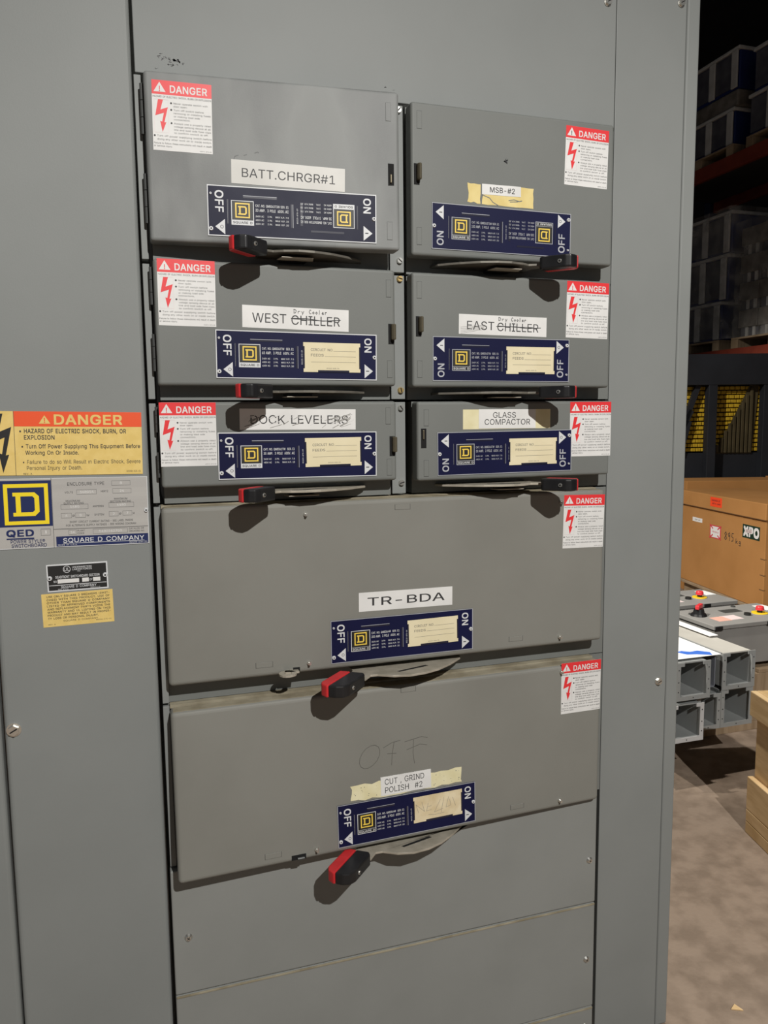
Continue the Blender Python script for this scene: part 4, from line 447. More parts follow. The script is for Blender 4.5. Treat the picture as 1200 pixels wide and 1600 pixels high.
# danger placard
fr = Frame(-.1157, 1.516, .2427, .1153, -.0182, surf)
mb = MB(); U0 = -.095
fr.slab(mb, 'placard', .0012, U0, 1, 0, 1)
fr.rect(mb, .10, 1, .0, .235, 'orange', .0014)
fr.rect(mb, .0985, .1015, 0, 1, 'ink', .0015)
bu0, bu1 = -.075, .085
fr.poly(mb, [(bu0+(bu1-bu0)*x, .04+.92*y) for x, y in BOLT], 'black', .0014)
fr.poly(mb, [(.27,.19),(.31,.06),(.35,.19)], 'placard', .0016); fr.text(mb, '!', .31, .14, .009, 'orange', .0017, align='C', bold=.02)
fr.text(mb, 'DANGER', .375, .125, .0172, 'placard', .0016, u1=.86, bold=.025, res=3)
for s, v, u, u1, c, b in (('• HAZARD OF ELECTRIC SHOCK, BURN, OR', .305, .135, .885, .0076, .018), ('EXPLOSION', .405, .165, .375, .0076, .018),
        ('• Turn Off Power Supplying This Equipment Before', .545, .145, .985, .0072, .012), ('Working On Or Inside.', .645, .17, .54, .0072, .012),
        ('• Failure to do so Will Result in Electric Shock, Severe', .79, .15, .985, .0070, .0), ('Personal Injury or Death.', .885, .175, .56, .0070, .0)):
    fr.text(mb, s, u, v, c, 'ink', .0015, u1=u1, bold=b, res=2)
fr.text(mb, 'REV. A', .15, .975, .0032, 'ink', .0015, u1=.21); fr.text(mb, '30058-523-01', .88, .95, .0032, 'ink', .0015, u1=.985)
mb.out('danger_placard', lp)
# nameplate
fr = Frame(-.117, 1.389, .2563, .1283, -.0119, surf)
mb = MB(); fr.slab(mb, 'plate', .0012, -.055, 1, 0, 1); fr.ring(mb, -.055, 1, 0, 1, .0011, 'silver', .0014)
fr.rect(mb, -.05, .342, .03, .685, 'blue', .0014)
letter_d(fr, mb, .175, .365, .0745, 'brightyel', 'blue', .0016)
fr.rect(mb, .343, .3455, 0, 1, 'ink', .0015); fr.rect(mb, .346, .995, .735, .741, 'ink', .0015)
fr.rect(mb, .36, .993, .845, .988, 'blue', .0015)
fr.text(mb, 'SQUARE D COMPANY', .405, .905, .0082, 'silver', .0017, u1=.965, bold=.01, res=2)
fr.rect(mb, .405, .965, .945, .951, 'silver', .0017)
fr.text(mb, 'MADE IN U.S.A.', .37, .968, .0026, 'silver', .0017, u1=.5); fr.text(mb, '80158-230-01', .86, .968, .0028, 'silver', .0017, u1=.985)
fr.text(mb, 'QED', .035, .775, .0115, 'blue', .0016, u1=.215, bold=.035, res=2); fr.rect(mb, .035, .215, .845, .865, 'blue', .0016)
fr.ring(mb, .26, .325, .725, .82, .0005, 'inkgray', .0016); fr.rect(mb, .29, .297, .75, .795, 'white', .0016)
fr.text(mb, 'POWER STYLE®', .06, .895, .0062, 'blue', .0016, u1=.285, bold=.01); fr.text(mb, 'SWITCHBOARD', .065, .955, .0062, 'blue', .0016, u1=.295, bold=.01)
def tx(s, u, u1, v, c=.0034): fr.text(mb, s, u, v, c, 'ink', .0015, u1=u1)
tx('ENCLOSURE TYPE', .45, .70, .09, .0060); tx('VOLTS', .43, .485, .21); tx('HERTZ', .675, .725, .205)
tx('MAXIMUM', .435, .53, .335); tx('SUPPLY RATING', .42, .555, .37); tx('MAXIMUM', .765, .855, .32); tx('SECTION RATING', .735, .88, .36)
tx('AMPERES', .615, .69, .42); tx('SYSTEM', .625, .69, .545); tx('Ø', .475, .49, .55); tx('W', .57, .59, .55); tx('Ø', .795, .81, .54); tx('W', .89, .905, .54)
tx('SHORT CIRCUIT CURRENT RATING - SEE LABEL INSIDE', .455, .89, .64, .0036); tx('FOR ALTERNATE SUPPLY RATINGS - SEE WIRING DIAGRAM', .43, .91, .69, .0036)
tx('PLANT', .505, .555, .77, .0030); tx('CODE', .505, .55, .81, .0030); tx('CATALOG OR', .86, .965, .765, .0030); tx('DRAWING NO.', .86, .97, .805, .0030)
for k, (a, b, v, n) in enumerate(((.75,.88,.09,1),(.51,.645,.21,6),(.755,.885,.205,2),(.40,.585,.42,4),(.725,.90,.41,4),(.40,.47,.545,1),(.495,.565,.545,1),(.725,.79,.54,1),(.82,.885,.535,1),(.445,.50,.79,2),(.61,.85,.79,10))):
    fr.ring(mb, a, b, v-.035, v+.035, .0004, 'inkgray', .0015)
    fr.text(mb, '83216402715'[k:k+1]+'4801627039'[:n-1], (a+b)/2, v, .0045, 'white', .0016, align='C', bold=.01)
np_ = mb.out('maker_nameplate', lp)
p = fr.uv(.985, .5, .0012); mb = MB(); mb.cyl(p, (0,-1,0), .0042, .003, 'silver', 14, .0034); mb.cyl((p.x, p.y-.003, p.z), (0,-1,0), .0016, .0002, 'hole', 10); mb.out('rivet', lp, np_)
# test-laboratory plate
fr = Frame(-.1206, 1.2677, .1065, .0515, .0064, surf)
mb = MB(); fr.slab(mb, 'silver', .0010); fr.rect(mb, .022, .978, .05, .95, 'black', .0012)
fr.annulus(mb, .33, .20, .0066, .0009, 'silver', .0014); fr.text(mb, 'UL', .33, .20, .006, 'silver', .0014, align='C')
fr.text(mb, 'UNDERWRITERS', .42, .14, .0032, 'silver', .0014, u1=.74, bold=.01); fr.text(mb, 'LABORATORIES', .42, .22, .0032, 'silver', .0014, u1=.74, bold=.01); fr.text(mb, 'INC.', .5, .29, .002, 'silver', .0014, u1=.56)
fr.text(mb, 'DEADFRONT SWITCHBOARD SECTION', .14, .47, .0045, 'silver', .0014, u1=.86, bold=.015)
fr.rect(mb, .17, .52, .555, .70, 'white', .0014); fr.rect(mb, .57, .68, .555, .70, 'white', .0014); fr.rect(mb, .75, .87, .555, .70, 'white', .0014)
fr.text(mb, 'NO', .105, .63, .004, 'silver', .0014, u1=.155, bold=.01); fr.text(mb, 'OF', .69, .63, .0038, 'silver', .0014, u1=.74, bold=.01)
fr.rect(mb, .03, .97, .755, .775, 'silver', .0014)
fr.text(mb, 'SQUARE D COMPANY', .22, .84, .0044, 'silver', .0014, u1=.80, bold=.01); fr.text(mb, 'MADE IN U.S.A.', .17, .92, .0022, 'silver', .0014, u1=.34); fr.text(mb, '80158-221-01', .7, .92, .0022, 'silver', .0014, u1=.86)
ul = mb.out('testing_plate', lp)
for u, v in ((.045, .5), (.955, .5)):
    p = fr.uv(u, v, .001); mb = MB(); mb.cyl(p, (0,-1,0), .0046, .0032, 'silver', 16, .0036); mb.cyl((p.x, p.y-.0032, p.z), (0,-1,0), .0018, .0002, 'hole', 10); mb.out('rivet', lp, ul)
# yellow notice
fr = Frame(-.1228, 1.2076, .1248, .0628, .0102, surf)
mb = MB(); fr.slab(mb, 'placard', .0004)
for i, s in enumerate(('USE ONLY SQUARE D BREAKERS (SWIT-', 'CHES) WITH THIS PRODUCT. USE OF', 'OTHER THAN SQUARE D COMPANY', 'LISTED OR APPROVED COMPONENTS', 'AND REPLACEMENT PARTS VOIDS THE', 'WARRANTY AND UL LISTING ON THIS', 'PRODUCT AND MAY RESULT IN PROPER-', 'TY LOSS OR PERSONAL INJURY.')):
    fr.text(mb, s, .07, .09+i*.094, .0036, 'ink', .0006, u1=.955 if i < 7 else .78, bold=.012)
fr.text(mb, 'SQUARE D COMPANY', .28, .845, .003, 'ink', .0006, u1=.77); fr.text(mb, 'REV. A', .07, .93, .0022, 'ink', .0006, u1=.17); fr.text(mb, '80044-170-01', .74, .90, .0022, 'ink', .0006, u1=.96)
mb.out('yellow_notice', lp)
mb = MB(); hex_bolt(mb, (-.247, YL, .986), .0105); mb.out('door_bolt', lp)
mb = MB(); mb.box(-.75, -.2685, YL, .075, .03, 2.62, 'frame', .009, 4)
tag(mb.out('side_panel'), 'plain gray panel at lower left edge beyond the narrow vertical seam', 'cabinet panel')

# ------------------------------------------------------------------ the eight fusible switches
DOORS = {1:(.037,.501,1.878,2.170),2:(.537,.998,1.8785,2.171),3:(.039,.501,1.620,1.848),4:(.537,.998,1.618,1.846),
         5:(.038,.501,1.4295,1.590),6:(.546,1.003,1.4255,1.589),7:(.034,.994,1.0445,1.392),8:(.034,.994,.658,.995)}
BASEZ = {1:(1.850,2.178),2:(1.850,2.178),3:(1.594,1.848),4:(1.594,1.848),5:(1.397,1.592),6:(1.397,1.592),7:(.9992,1.395),8:(.657,.9990)}
PLATE = {1:(.2963,1.9352,-.0065),2:(.737,1.9368,-.0079),3:(.3028,1.6773,-.0100),4:(.7379,1.6751,-.0036),5:(.3001,1.4859,-.0076),6:(.7475,1.4812,.0060),7:(.5126,1.1018,0),8:(.5146,.7132,0)}
DANGER = {1:(.1014,2.0942,-.0136),2:(.9313,2.0985,-.0247),3:(.0971,1.7881,-.0088),4:(.9399,1.7832,-.0167),5:(.0896,1.5293,-.0046),6:(.953,1.5273,0),7:(.9405,1.3224,-.0224),8:(.9409,.9402,-.0029)}
STICK = {1:(.2891,2.0047,.2104,.0418,-.0231),2:(.7332,2.0167,.0878,.0205,.0033),3:(.3004,1.7479,.2073,.0415,-.0200),4:(.7395,1.7455,.2023,.0403,-.0131),5:(.3003,1.5554,.2296,.0403,-.0120),6:(.7503,1.5519,.1335,.0406,-.0040),7:(.5195,1.1794,.2071,.0398,-.0086),8:(.5109,.783,.1146,.0406,.006)}
BACKING = {2:(.7319,2.0065,.1494,.0414,-.0092),6:(.7502,1.5514,.2049,.0412,.0004),8:(.5137,.7783,.2542,.038,.0064)}
LATCH = {1:(.4841,2.0184),2:(.5483,2.0344),3:(.4916,1.7229),4:(.5503,1.7394),5:(.4918,1.4993),6:(.560,1.5137)}
EMB = {1:((.4798,2.1321),(.4805,1.9141)),2:((.5544,2.1372),(.5529,1.916)),3:((.4872,1.8114),(.4881,1.6534)),4:((.5522,1.8114),(.5525,1.654)),5:((.4836,1.5602),(.4852,1.4565)),6:((.5658,1.5555),(.5653,1.4515)),
       7:((.5127,1.3738),(.2182,1.0694),(.7745,1.0688)),8:((.5206,.9846),(.2205,.680),(.7773,.6813))}
BOLTS = {7:((.3091,1.3675),(.3091,1.0636),(.8833,1.0627),(.8821,1.3673)),8:((.3109,.6752),(.8875,.6764),(.889,.9804))}
PIVOT = {1:.300,2:.737,3:.303,4:.738,5:.302,6:.746,7:.513,8:.519}
LABEL = {1:'switch unit labelled batt. chrgr #1 at top left, with slightly open gray door',
 2:'switch unit labelled msb #2 at top right, over torn yellow tape',
 3:'switch unit labelled west chiller, chiller struck out, in the left column',
 4:'switch unit labelled east chiller, chiller struck out, in the right column',
 5:'switch unit with scuffed dock levelers label, lowest of the left column',
 6:'switch unit with glass compactor label, lowest of the right column',
 7:'full-width gray switch unit labelled tr-bda with red and black handle',
 8:'full-width gray switch unit labelled cut, grind polish #2, lowest, bulging at bottom left'}
CAT = {1:('QMB363T3W SER. E1','30 AMP.  3 POLE  600V. AC'),2:('QMB363T3W SER. E1','100 AMP.  3 POLE  600V. AC'),3:('QMB362TW  SER. E1','60 AMP.  3 POLE  600V. AC'),4:('QMB362TW  SER. E1','60 AMP.  3 POLE  600V. AC'),
       5:('QMB361TW  SER. E1','30 AMP.  3 POLE  600V. AC'),6:('QMB361TW  SER. E1','30 AMP.  3 POLE  600V. AC'),7:('QMB364W  SER. E1','200 AMP.  3 POLE  600V. AC'),8:('QMB364W  SER. E1','200 AMP.  3 POLE  600V. AC')}
def bulge(k):
    x0, x1, z0, z1 = DOORS[k]
    def f(x, z):
        u = (x-x0)/(x1-x0); v = (z-z0)/(z1-z0)
        if k == 1: return -.034*u
        if k == 8: return -(1-u)*(.036*(1-v)+.007*v)
        return 0.0
    return f

def rate_text(fr, mb, k, u0, u1, rot, m):
    a, b = CAT[k]; R = PI if rot else 0
    rows = [('CAT. NO. '+a, .365, .0042, 0, 1), (b, .455, .0048, 0, 1)]
    n = 2 if k in (5, 6) else 3
    for i in range(n):
        for s, p, q in ((('240V AC','480V AC','600V AC')[i], 0, .25), ('3 PH.', .36, .50), ('MAX H.P. '+('7.5','15','20')[i], .60, 1)):
            rows.append((s, .575+.075*i, .0030, p, q))
    for s, v, c, p, q in rows:
        a0 = u0+(u1-u0)*p; a1 = u0+(u1-u0)*q
        if rot: fr.text(mb, s, 1-a0, 1-v, c, m, .0019, u1=None, rot=PI, wscale=((a1-a0)*fr.w)/((text_geo(s, .012, 1)[3]-text_geo(s, .012, 1)[2])*c/caph()), bold=.012)
        else: fr.text(mb, s, a0, v, c, m, .0019, u1=a1, bold=.012)
def logo(fr, mb, k, rot):
    w = lambda u: 1-u if rot else u
    def R(u0, u1, v0, v1, m, d): fr.rect(mb, w(u0), w(u1), w(v0), w(v1), m, d)
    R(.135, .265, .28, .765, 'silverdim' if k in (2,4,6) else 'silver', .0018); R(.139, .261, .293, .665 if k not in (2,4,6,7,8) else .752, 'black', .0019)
    letter_d(fr, mb, w(.2), w(.475), .0265, 'logoyel', 'black', .0020, rot)
    dark = k in (2,4,6,7,8)
    s = 'SQUARE D'
    if dark: R(.139, .261, .667, .677, 'silverdim', .00195)
    c = .0038; g = text_geo(s, .015, 1)
    fr.text(mb, s, w(.2), w(.715), c, 'silver' if dark else 'ink', .0020, align='C', rot=PI if rot else 0, wscale=(.112*fr.w)/((g[3]-g[2])*c/caph()), bold=.015)

def nameplate(k, root, surf):
    cx, cz, an = PLATE[k]; right = k in (2, 4, 6); two = k in (1, 2)
    fr = Frame(cx, cz, .315, .0897, an, surf); mb = MB()
    base = 'navypale' if k == 1 else 'navy'
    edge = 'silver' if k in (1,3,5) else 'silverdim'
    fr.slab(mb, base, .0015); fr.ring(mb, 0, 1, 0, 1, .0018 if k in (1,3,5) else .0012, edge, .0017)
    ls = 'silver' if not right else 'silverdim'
    # OFF end and ON end; on the right-hand units the plate is turned end for end
    f = (lambda u: 1-u) if right else (lambda u: u)
    rot = PI/2 if right else -PI/2
    b = .02
    fr.text(mb, 'OFF', f(.068), f(.315), .0145, ls, .0018, align='C', rot=rot, bold=b, res=3, wscale=1.0)
    fr.text(mb, 'ON', f(.943), f(.24), .0138, ls, .0018, align='C', rot=rot, bold=b, res=3)
    T = [(.042,.815),(.098,.66),(.098,.965)]; fr.poly(mb, [(f(a), f(c)) for a, c in T], 'silver', .0018)
    T = [(.975,.80),(.92,.65),(.92,.955)]; fr.poly(mb, [(f(a), f(c)) for a, c in T], 'silver', .0018)
    fr.annulus(mb, f(.080), f(.815), .0030, .0008, 'ink', .0019); fr.rect(mb, *sorted((f(.930), f(.950))), *sorted((f(.79), f(.81))), 'ink', .0019)
    fr.rect(mb, .205, .40, .185, .225, 'groove', .0018); fr.rect(mb, .205, .40, .175, .185, 'silverdim', .0018)
    fr.rect(mb, .114, .121, .27, .75, 'groove', .0018); fr.rect(mb, .113, .1145, .27, .75, 'silverdim', .0018)
    fr.rect(mb, .482, .494, .30, .77, 'groove', .0018); fr.rect(mb, .494, .496, .30, .77, 'silverdim', .0018)
    logo(fr, mb, k, False); rate_text(fr, mb, k, .275, .468, False, ls)
    fr.text(mb, '80225-870-09', .520, .53, .0026, ls, .0018, align='C', rot=PI/2 if not right else PI/2)
    if two:
        fr.rect(mb, .538, .552, .28, .72, 'groove', .0018); fr.rect(mb, .60, .80, .80, .84, 'groove', .0018); fr.rect(mb, .879, .886, .25, .73, 'groove', .0018)
        logo(fr, mb, k, True); rate_text(fr, mb, k, .275, .46, True, ls)
    pl = mb.out('nameplate', root)
    for u, v, r in ((.018,.86,.0042),(.985,.5,.0042),(.02,.17,.0024)):
        p = fr.uv(f(u), f(v), .0015); mb = MB(); mb.cyl(p, (0,-1,0), r, .0022, 'silver', 14, r*.8); mb.cyl((p.x, p.y-.0022, p.z), (0,-1,0), r*.35, .0002, 'hole', 8); mb.out('rivet', root, pl)
    if not two:
        c = {3:(.0662,-.0029,-.006),4:(.0650,-.0011,.0008),5:(.0682,.0042,.0039),6:(.0638,.0002,.0056),7:(.0656,.0032,.012),8:(.0683,.0055,.008)}[k]
        cf = Frame(cx+c[0], cz+c[1], .1145, .0572, c[2], surf); mb = MB()
        m = 'creamdirty' if k == 8 else 'cream'
        cf.slab(mb, m, .0024, 0, 1, 0, .93, .0015); cf.rect(mb, 0, 1, .93, .99, m, .0023)
        cf.rect(mb, .25, .80, .925, 1.0, 'groove', .0026)
        for q in (0, 1): cf.rect(mb, *((-.004, .022) if q == 0 else (.978, 1.004)), .13, .87, 'groove', .0026)
        if k != 8:
            cf.text(mb, 'CIRCUIT NO.', .13, .24, .0048, 'inkgray', .0026, u1=.52); cf.text(mb, 'FEEDS', .13, .42, .0048, 'inkgray', .0026, u1=.35)
            cf.rect(mb, .53, .92, .28, .288, 'inkgray', .0026); cf.rect(mb, .37, .92, .46, .468, 'inkgray', .0026); cf.rect(mb, .13, .92, .65, .658, 'inkgray', .0026)
            cf.text(mb, '80225-868-01', .40, .86, .0020, 'inkgray', .0026, u1=.62)
        else:
            for wd in ([[(.10,.62),(.05,.28)],[(.05,.28),(.22,.60)],[(.22,.60),(.17,.22)]], [[(.30,.30),(.26,.60),(.36,.58)],[(.28,.45),(.36,.42)]], [[(.55,.25),(.42,.70)],[(.42,.70),(.60,.62)],[(.62,.20),(.56,.75)]], [[(.72,.2),(.66,.6),(.76,.55),(.74,.3)],[(.8,.25),(.86,.6)]], [[(.3,.75),(.45,.8),(.62,.78)]]):
                for st in wd: cf.stroke(mb, st, .0006, 'scuff', .0026)
        mb.out('circuit_card', root, pl)

def danger_label(k, root, surf):
    cx, cz, an = DANGER[k]; fr = Frame(cx, cz, .1032, .1190, an, surf); mb = MB(); d = .0005
    fr.slab(mb, 'white', .0003); fr.rect(mb, 0, 1, 0, .20, 'red', .0004)
    fr.poly(mb, [(.03,.165),(.13,.025),(.23,.165)], 'white', d); fr.text(mb, '!', .13, .12, .0085, 'red' if k != 2 else 'ink', d+.0001, align='C', bold=.02)
    fr.text(mb, 'DANGER', .30, .115, .0118, 'white', d, u1=.925, bold=.02, res=2)
    fr.text(mb, 'HAZARD OF ELECTRIC SHOCK, BURN OR EXPLOSION', .015, .232, .0030, 'ink', d, u1=.99)
    fr.ring(mb, .03, .27, .27, .745, .0004, 'pink', d)
    fr.poly(mb, [(.035+.23*x, .275+.46*y) for x, y in BOLT], 'red', d+.0001)
    L = [('Never operate switch with', .315, 1), ('door open.', .358, 0), ('Turn off switch before', .41, 1), ('removing or installing fuses', .455, 0), ('or making load side', .50, 0), ('connections.', .543, 0),
         ('Always use a properly rated', .60, 1), ('voltage sensing device at all', .645, 0), ('line and load side fuse clips', .69, 0), ('to confirm switch is off.', .735, 0)]
    for s, v, dot in L:
        if dot: fr.disc(mb, .315, v, .0017, 'ink', d, 10)
        g = text_geo(s); w = min(.62, .62*len(s)/27.0)
        fr.text(mb, s, .355, v, .0029, 'inkgray', d, u1=.355+w)
    fr.disc(mb, .03, .79, .0017, 'ink', d, 10)
    fr.text(mb, 'Turn off power supplying switch before', .07, .79, .0030, 'inkgray', d, u1=.985); fr.text(mb, 'doing any other work on or inside switch.', .07, .838, .0030, 'inkgray', d, u1=.985)
    fr.text(mb, 'Failure to follow these instructions will result in death', .015, .895, .0028, 'ink', d, u1=.985); fr.text(mb, 'or serious injury.', .015, .935, .0028, 'ink', d, u1=.32)
    fr.text(mb, '40271-272-01', .78, .972, .0018, 'ink', d, u1=.98)
    mb.out('danger_label', root)

def cursive(fr, mb, word, u0, u1, v0, v1, m, w, d):
    """loose pen strokes for hand lettering: dict of letters in a unit cell"""
    G = {'D':[[(.1,0),(.1,1)],[(.0,.05),(.5,.05),(.85,.4),(.6,.9),(.05,1)]],'r':[[(.2,.45),(.2,1)],[(.2,.6),(.5,.42),(.8,.5)]],'y':[[(.1,.45),(.35,.95)],[(.8,.4),(.3,1.3)]],
         'C':[[(.85,.1),(.4,0),(.08,.5),(.4,1),(.9,.85)]],'o':[[(.5,.42),(.15,.7),(.5,1),(.85,.7),(.5,.42)]],'l':[[(.4,0),(.35,1)]],'e':[[(.15,.72),(.8,.65),(.5,.42),(.15,.75),(.5,1),(.85,.9)]],
         'k':[[(.15,0),(.15,1)],[(.8,.4),(.2,.7),(.85,1)]],'g':[[(.8,.45),(.3,.45),(.2,.8),(.7,.85),(.8,.45),(.75,1.3),(.2,1.25)]],
         '8':[[(.5,.5),(.15,.25),(.5,0),(.85,.25),(.5,.5),(.1,.8),(.5,1),(.9,.75),(.5,.5)]],'9':[[(.8,.3),(.4,.5),(.2,.2),(.6,0),(.8,.3),(.6,1)]],'5':[[(.85,0),(.3,0),(.25,.45),(.7,.5),(.7,.9),(.15,1)]]}
    n = len(word); cw = (u1-u0)/n
    for i, ch in enumerate(word):
        for st in G.get(ch, []):
            fr.stroke(mb, [(u0+cw*(i+.08+.8*x), v0+(v1-v0)*y) for x, y in st], w, m, d+i*2e-5)

def torn(fr, mb, m, d, seed, u0=0, u1=1, bite=.03, n=10):
    rnd = random.Random(seed); pts = []
    for i in range(n+1): pts.append((u0+(u1-u0)*i/n, rnd.uniform(0, bite)))
    for i in range(1, 4): pts.append((u1-rnd.uniform(0, .01), i/4))
    for i in range(n+1): pts.append((u1-(u1-u0)*i/n, 1-rnd.uniform(0, bite)))
    for i in range(3, 0, -1): pts.append((u0+rnd.uniform(0, .03), i/4))
    fr.poly(mb, pts, m, d)

def name_label(k, root, surf):
    if k in BACKING:
        fr = Frame(*BACKING[k], surf); mb = MB()
        if k == 2:
            torn(fr, mb, 'yellowpaper', .0003, 3, 0, .195, .10, 4); torn(fr, mb, 'yellowpaper', .0003, 5, .215, 1, .03, 9)
            for st in ([(.23,.55),(.33,.66),(.38,.85),(.46,.98)], [(.62,.70),(.70,.64),(.78,.70),(.82,.66)], [(.64,.76),(.76,.72)]): fr.stroke(mb, st, .0018, 'gray', .0004)
        elif k == 6:
            fr.slab(mb, 'palepaper', .0003)
        else:
            torn(fr, mb, 'palepaper', .0003, 9, 0, 1, .14, 16)
            for i in range(26):
                u = random.choice((random.uniform(.03,.25), random.uniform(.74,.98))); v = random.uniform(.2,.85)
                fr.disc(mb, u, v, random.uniform(.0004,.0012), 'gray', .0004+i*1e-6, 6)
        mb.out('torn_backing_label', root)
    x = STICK[k]; fr = Frame(*x, surf); mb = MB(); d0 = .0004 if k in BACKING else 0
    fr.slab(mb, 'whitegloss' if k == 1 else 'white', .0004+d0); d = .0006+d0; h = x[3]
    if k == 1: fr.text(mb, 'BATT.CHRGR#1', .09, .52, h*.37, 'ink', d, u1=.91, res=3)
    if k == 2: fr.text(mb, 'MSB-#2', .20, .5, h*.50, 'ink', d, u1=.84, res=3, bold=.008)
    if k in (3, 4):
        fr.text(mb, 'WEST' if k == 3 else 'EAST', .09, .54, h*.42, 'ink', d, u1=.405 if k == 3 else .395, res=3)
        fr.text(mb, 'CHILLER', .452 if k == 3 else .43, .57, h*.42, 'ink', d, u1=.915 if k == 3 else .905, res=3)
        a = .47 if k == 3 else .44
        cursive(fr, mb, 'Dry', a, a+.11, .08, .26, 'ink', .0010, d+.0001); cursive(fr, mb, 'Cooler', a+.145, a+.325, .08, .26, 'ink', .0010, d+.0001)
        fr.stroke(mb, [(a-.02,.50),(a+.12,.48),(a+.28,.56),(a+.45,.48)] if k == 3 else [(a-.02,.56),(a+.2,.53),(a+.33,.60),(a+.49,.54)], .0014, 'ink', d+.0002)
        fr.stroke(mb, [(a+.0,.52),(a+.2,.55),(a+.4,.53)], .0009, 'ink', d+.0003)
        if k == 4:
            for i in range(5): fr.stroke(mb, [(.02,.98-.08*i),(.28,.72-.05*i)], .0005, 'scuff', d+.00005)
    if k == 5:
        fr.text(mb, 'DOCK LEVELERS', .09, .51, h*.40, 'ink', d, u1=.93, res=3)
        rnd = random.Random(2)
        for i in range(52):
            u = rnd.choice((rnd.uniform(.03,.12), rnd.uniform(.70,.93), rnd.uniform(.05,.93))); v = rnd.uniform(.25,.85); L = rnd.uniform(.03,.10)
            m = 'white' if rnd.random() < .45 and .3 < v < .7 else 'scuff'
            fr.stroke(mb, [(u,v+.10),(u+L*.5,v+.02),(min(.985,u+L),v-.06)], rnd.uniform(.0004,.0013), m, d+.0001+i*4e-6)
    if k == 6:
        fr.text(mb, 'GLASS', .245, .30, h*.29, 'ink', d, u1=.645, res=3); fr.text(mb, 'COMPACTOR', .10, .66, h*.29, 'ink', d, u1=.90, res=3)
    if k == 7: fr.text(mb, 'TR-BDA', .09, .5, h*.42, 'ink', d, u1=.915, res=3, bold=.006)
    if k == 8:
        fr.text(mb, 'CUT , GRIND', .08, .28, h*.30, 'ink', d, u1=.86, res=3); fr.text(mb, 'POLISH  #2', .08, .72, h*.30, 'ink', d, u1=.82, res=3)
    mb.out('name_label', root)

def handle(k, root):
    s = -1 if k in (2, 4, 6) else 1        # right-hand units are thrown the other way
    px = PIVOT[k]; zc = DOORS[k][2]-.0125
    T = Matrix.Translation((px, 0, zc)) @ Matrix.Diagonal((s, 1, 1, 1))
    mb = MB()
    big = k in (7, 8)
    if big: out = [(.150,.060),(.137,.020),(.10,-.013),(.064,-.037),(.03,-.050),(-.007,-.055),(-.04,-.047),(-.068,-.030),(-.083,-.030),(-.100,-.050),(-.128,-.018),(-.110,.010),(-.110,.060)]
    else: out = [(.148,.060),(.137,.020),(.10,-.010),(.064,-.030),(.03,-.041),(0,-.043),(-.028,-.036),(-.046,-.027),(-.062,-.034),(-.084,-.014),(-.07,.008),(-.07,.060)]
    if k == 8: out = [(x, min(y, .018)) for x, y in out]
    bl = 'bladeshade' if k <= 4 else 'blade'
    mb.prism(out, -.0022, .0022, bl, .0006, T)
    mb.prism([(.035,.0),(.03,-.028),(-.03,-.028),(-.035,.0)], -.0100, -.0085, 'blade', .0004, T)
    mb.prism([(.05,-.012),(-.02,-.030),(-.024,-.025),(.046,-.006)], .0022, .0026, 'hole', 0, T)
    mb.box(-.025, .025, .0, .015 if k == 8 else .04, -.0085, -.0022, 'hinge', 0, 2, T)
    h = mb.out('operating_handle', root)
    g = Vector((-.684, -.729, 0)).normalized(); w = Vector((-g.y, g.x, 0))
    R = Matrix((g, w, Vector((0,0,1)))).transposed().to_4x4(); R.translation = Vector((-.149, -.058, 0)) if big else Vector((-.097, -.060, 0))
    q = .87 if big else .65
    G = T @ R @ Matrix.Diagonal((q, q, 1, 1))
    # local: x along the grip (near end positive), y towards the front edge
    mb = MB(); mb.prism([(-.050,-.006),(-.055,.026),(-.045,.034),(.030,.034),(.046,.028),(.055,.012),(.057,-.006)], -.0125, .0125, 'grip', .0035, G); gp = mb.out('grip', root, h)
    mb = MB(); mb.prism([(-.050,-.006),(-.046,-.032),(.040,-.033),(.052,-.026),(.058,-.012),(.0585,-.006)], -.0125, .0125, 'gripred', .0030, G); mb.out('red_insert', root, h)
    mb = MB(); p = G @ Vector((.012, .0335, 0)); ax = (G.to_3x3() @ Vector((0,1,0))).normalized()
    mb.cyl(p, ax, .0045, .002, 'screw', 14, .0036); mb.cyl(p+ax*.002, ax, .0022, .0002, 'hole', 10); mb.out('rivet', root, h)

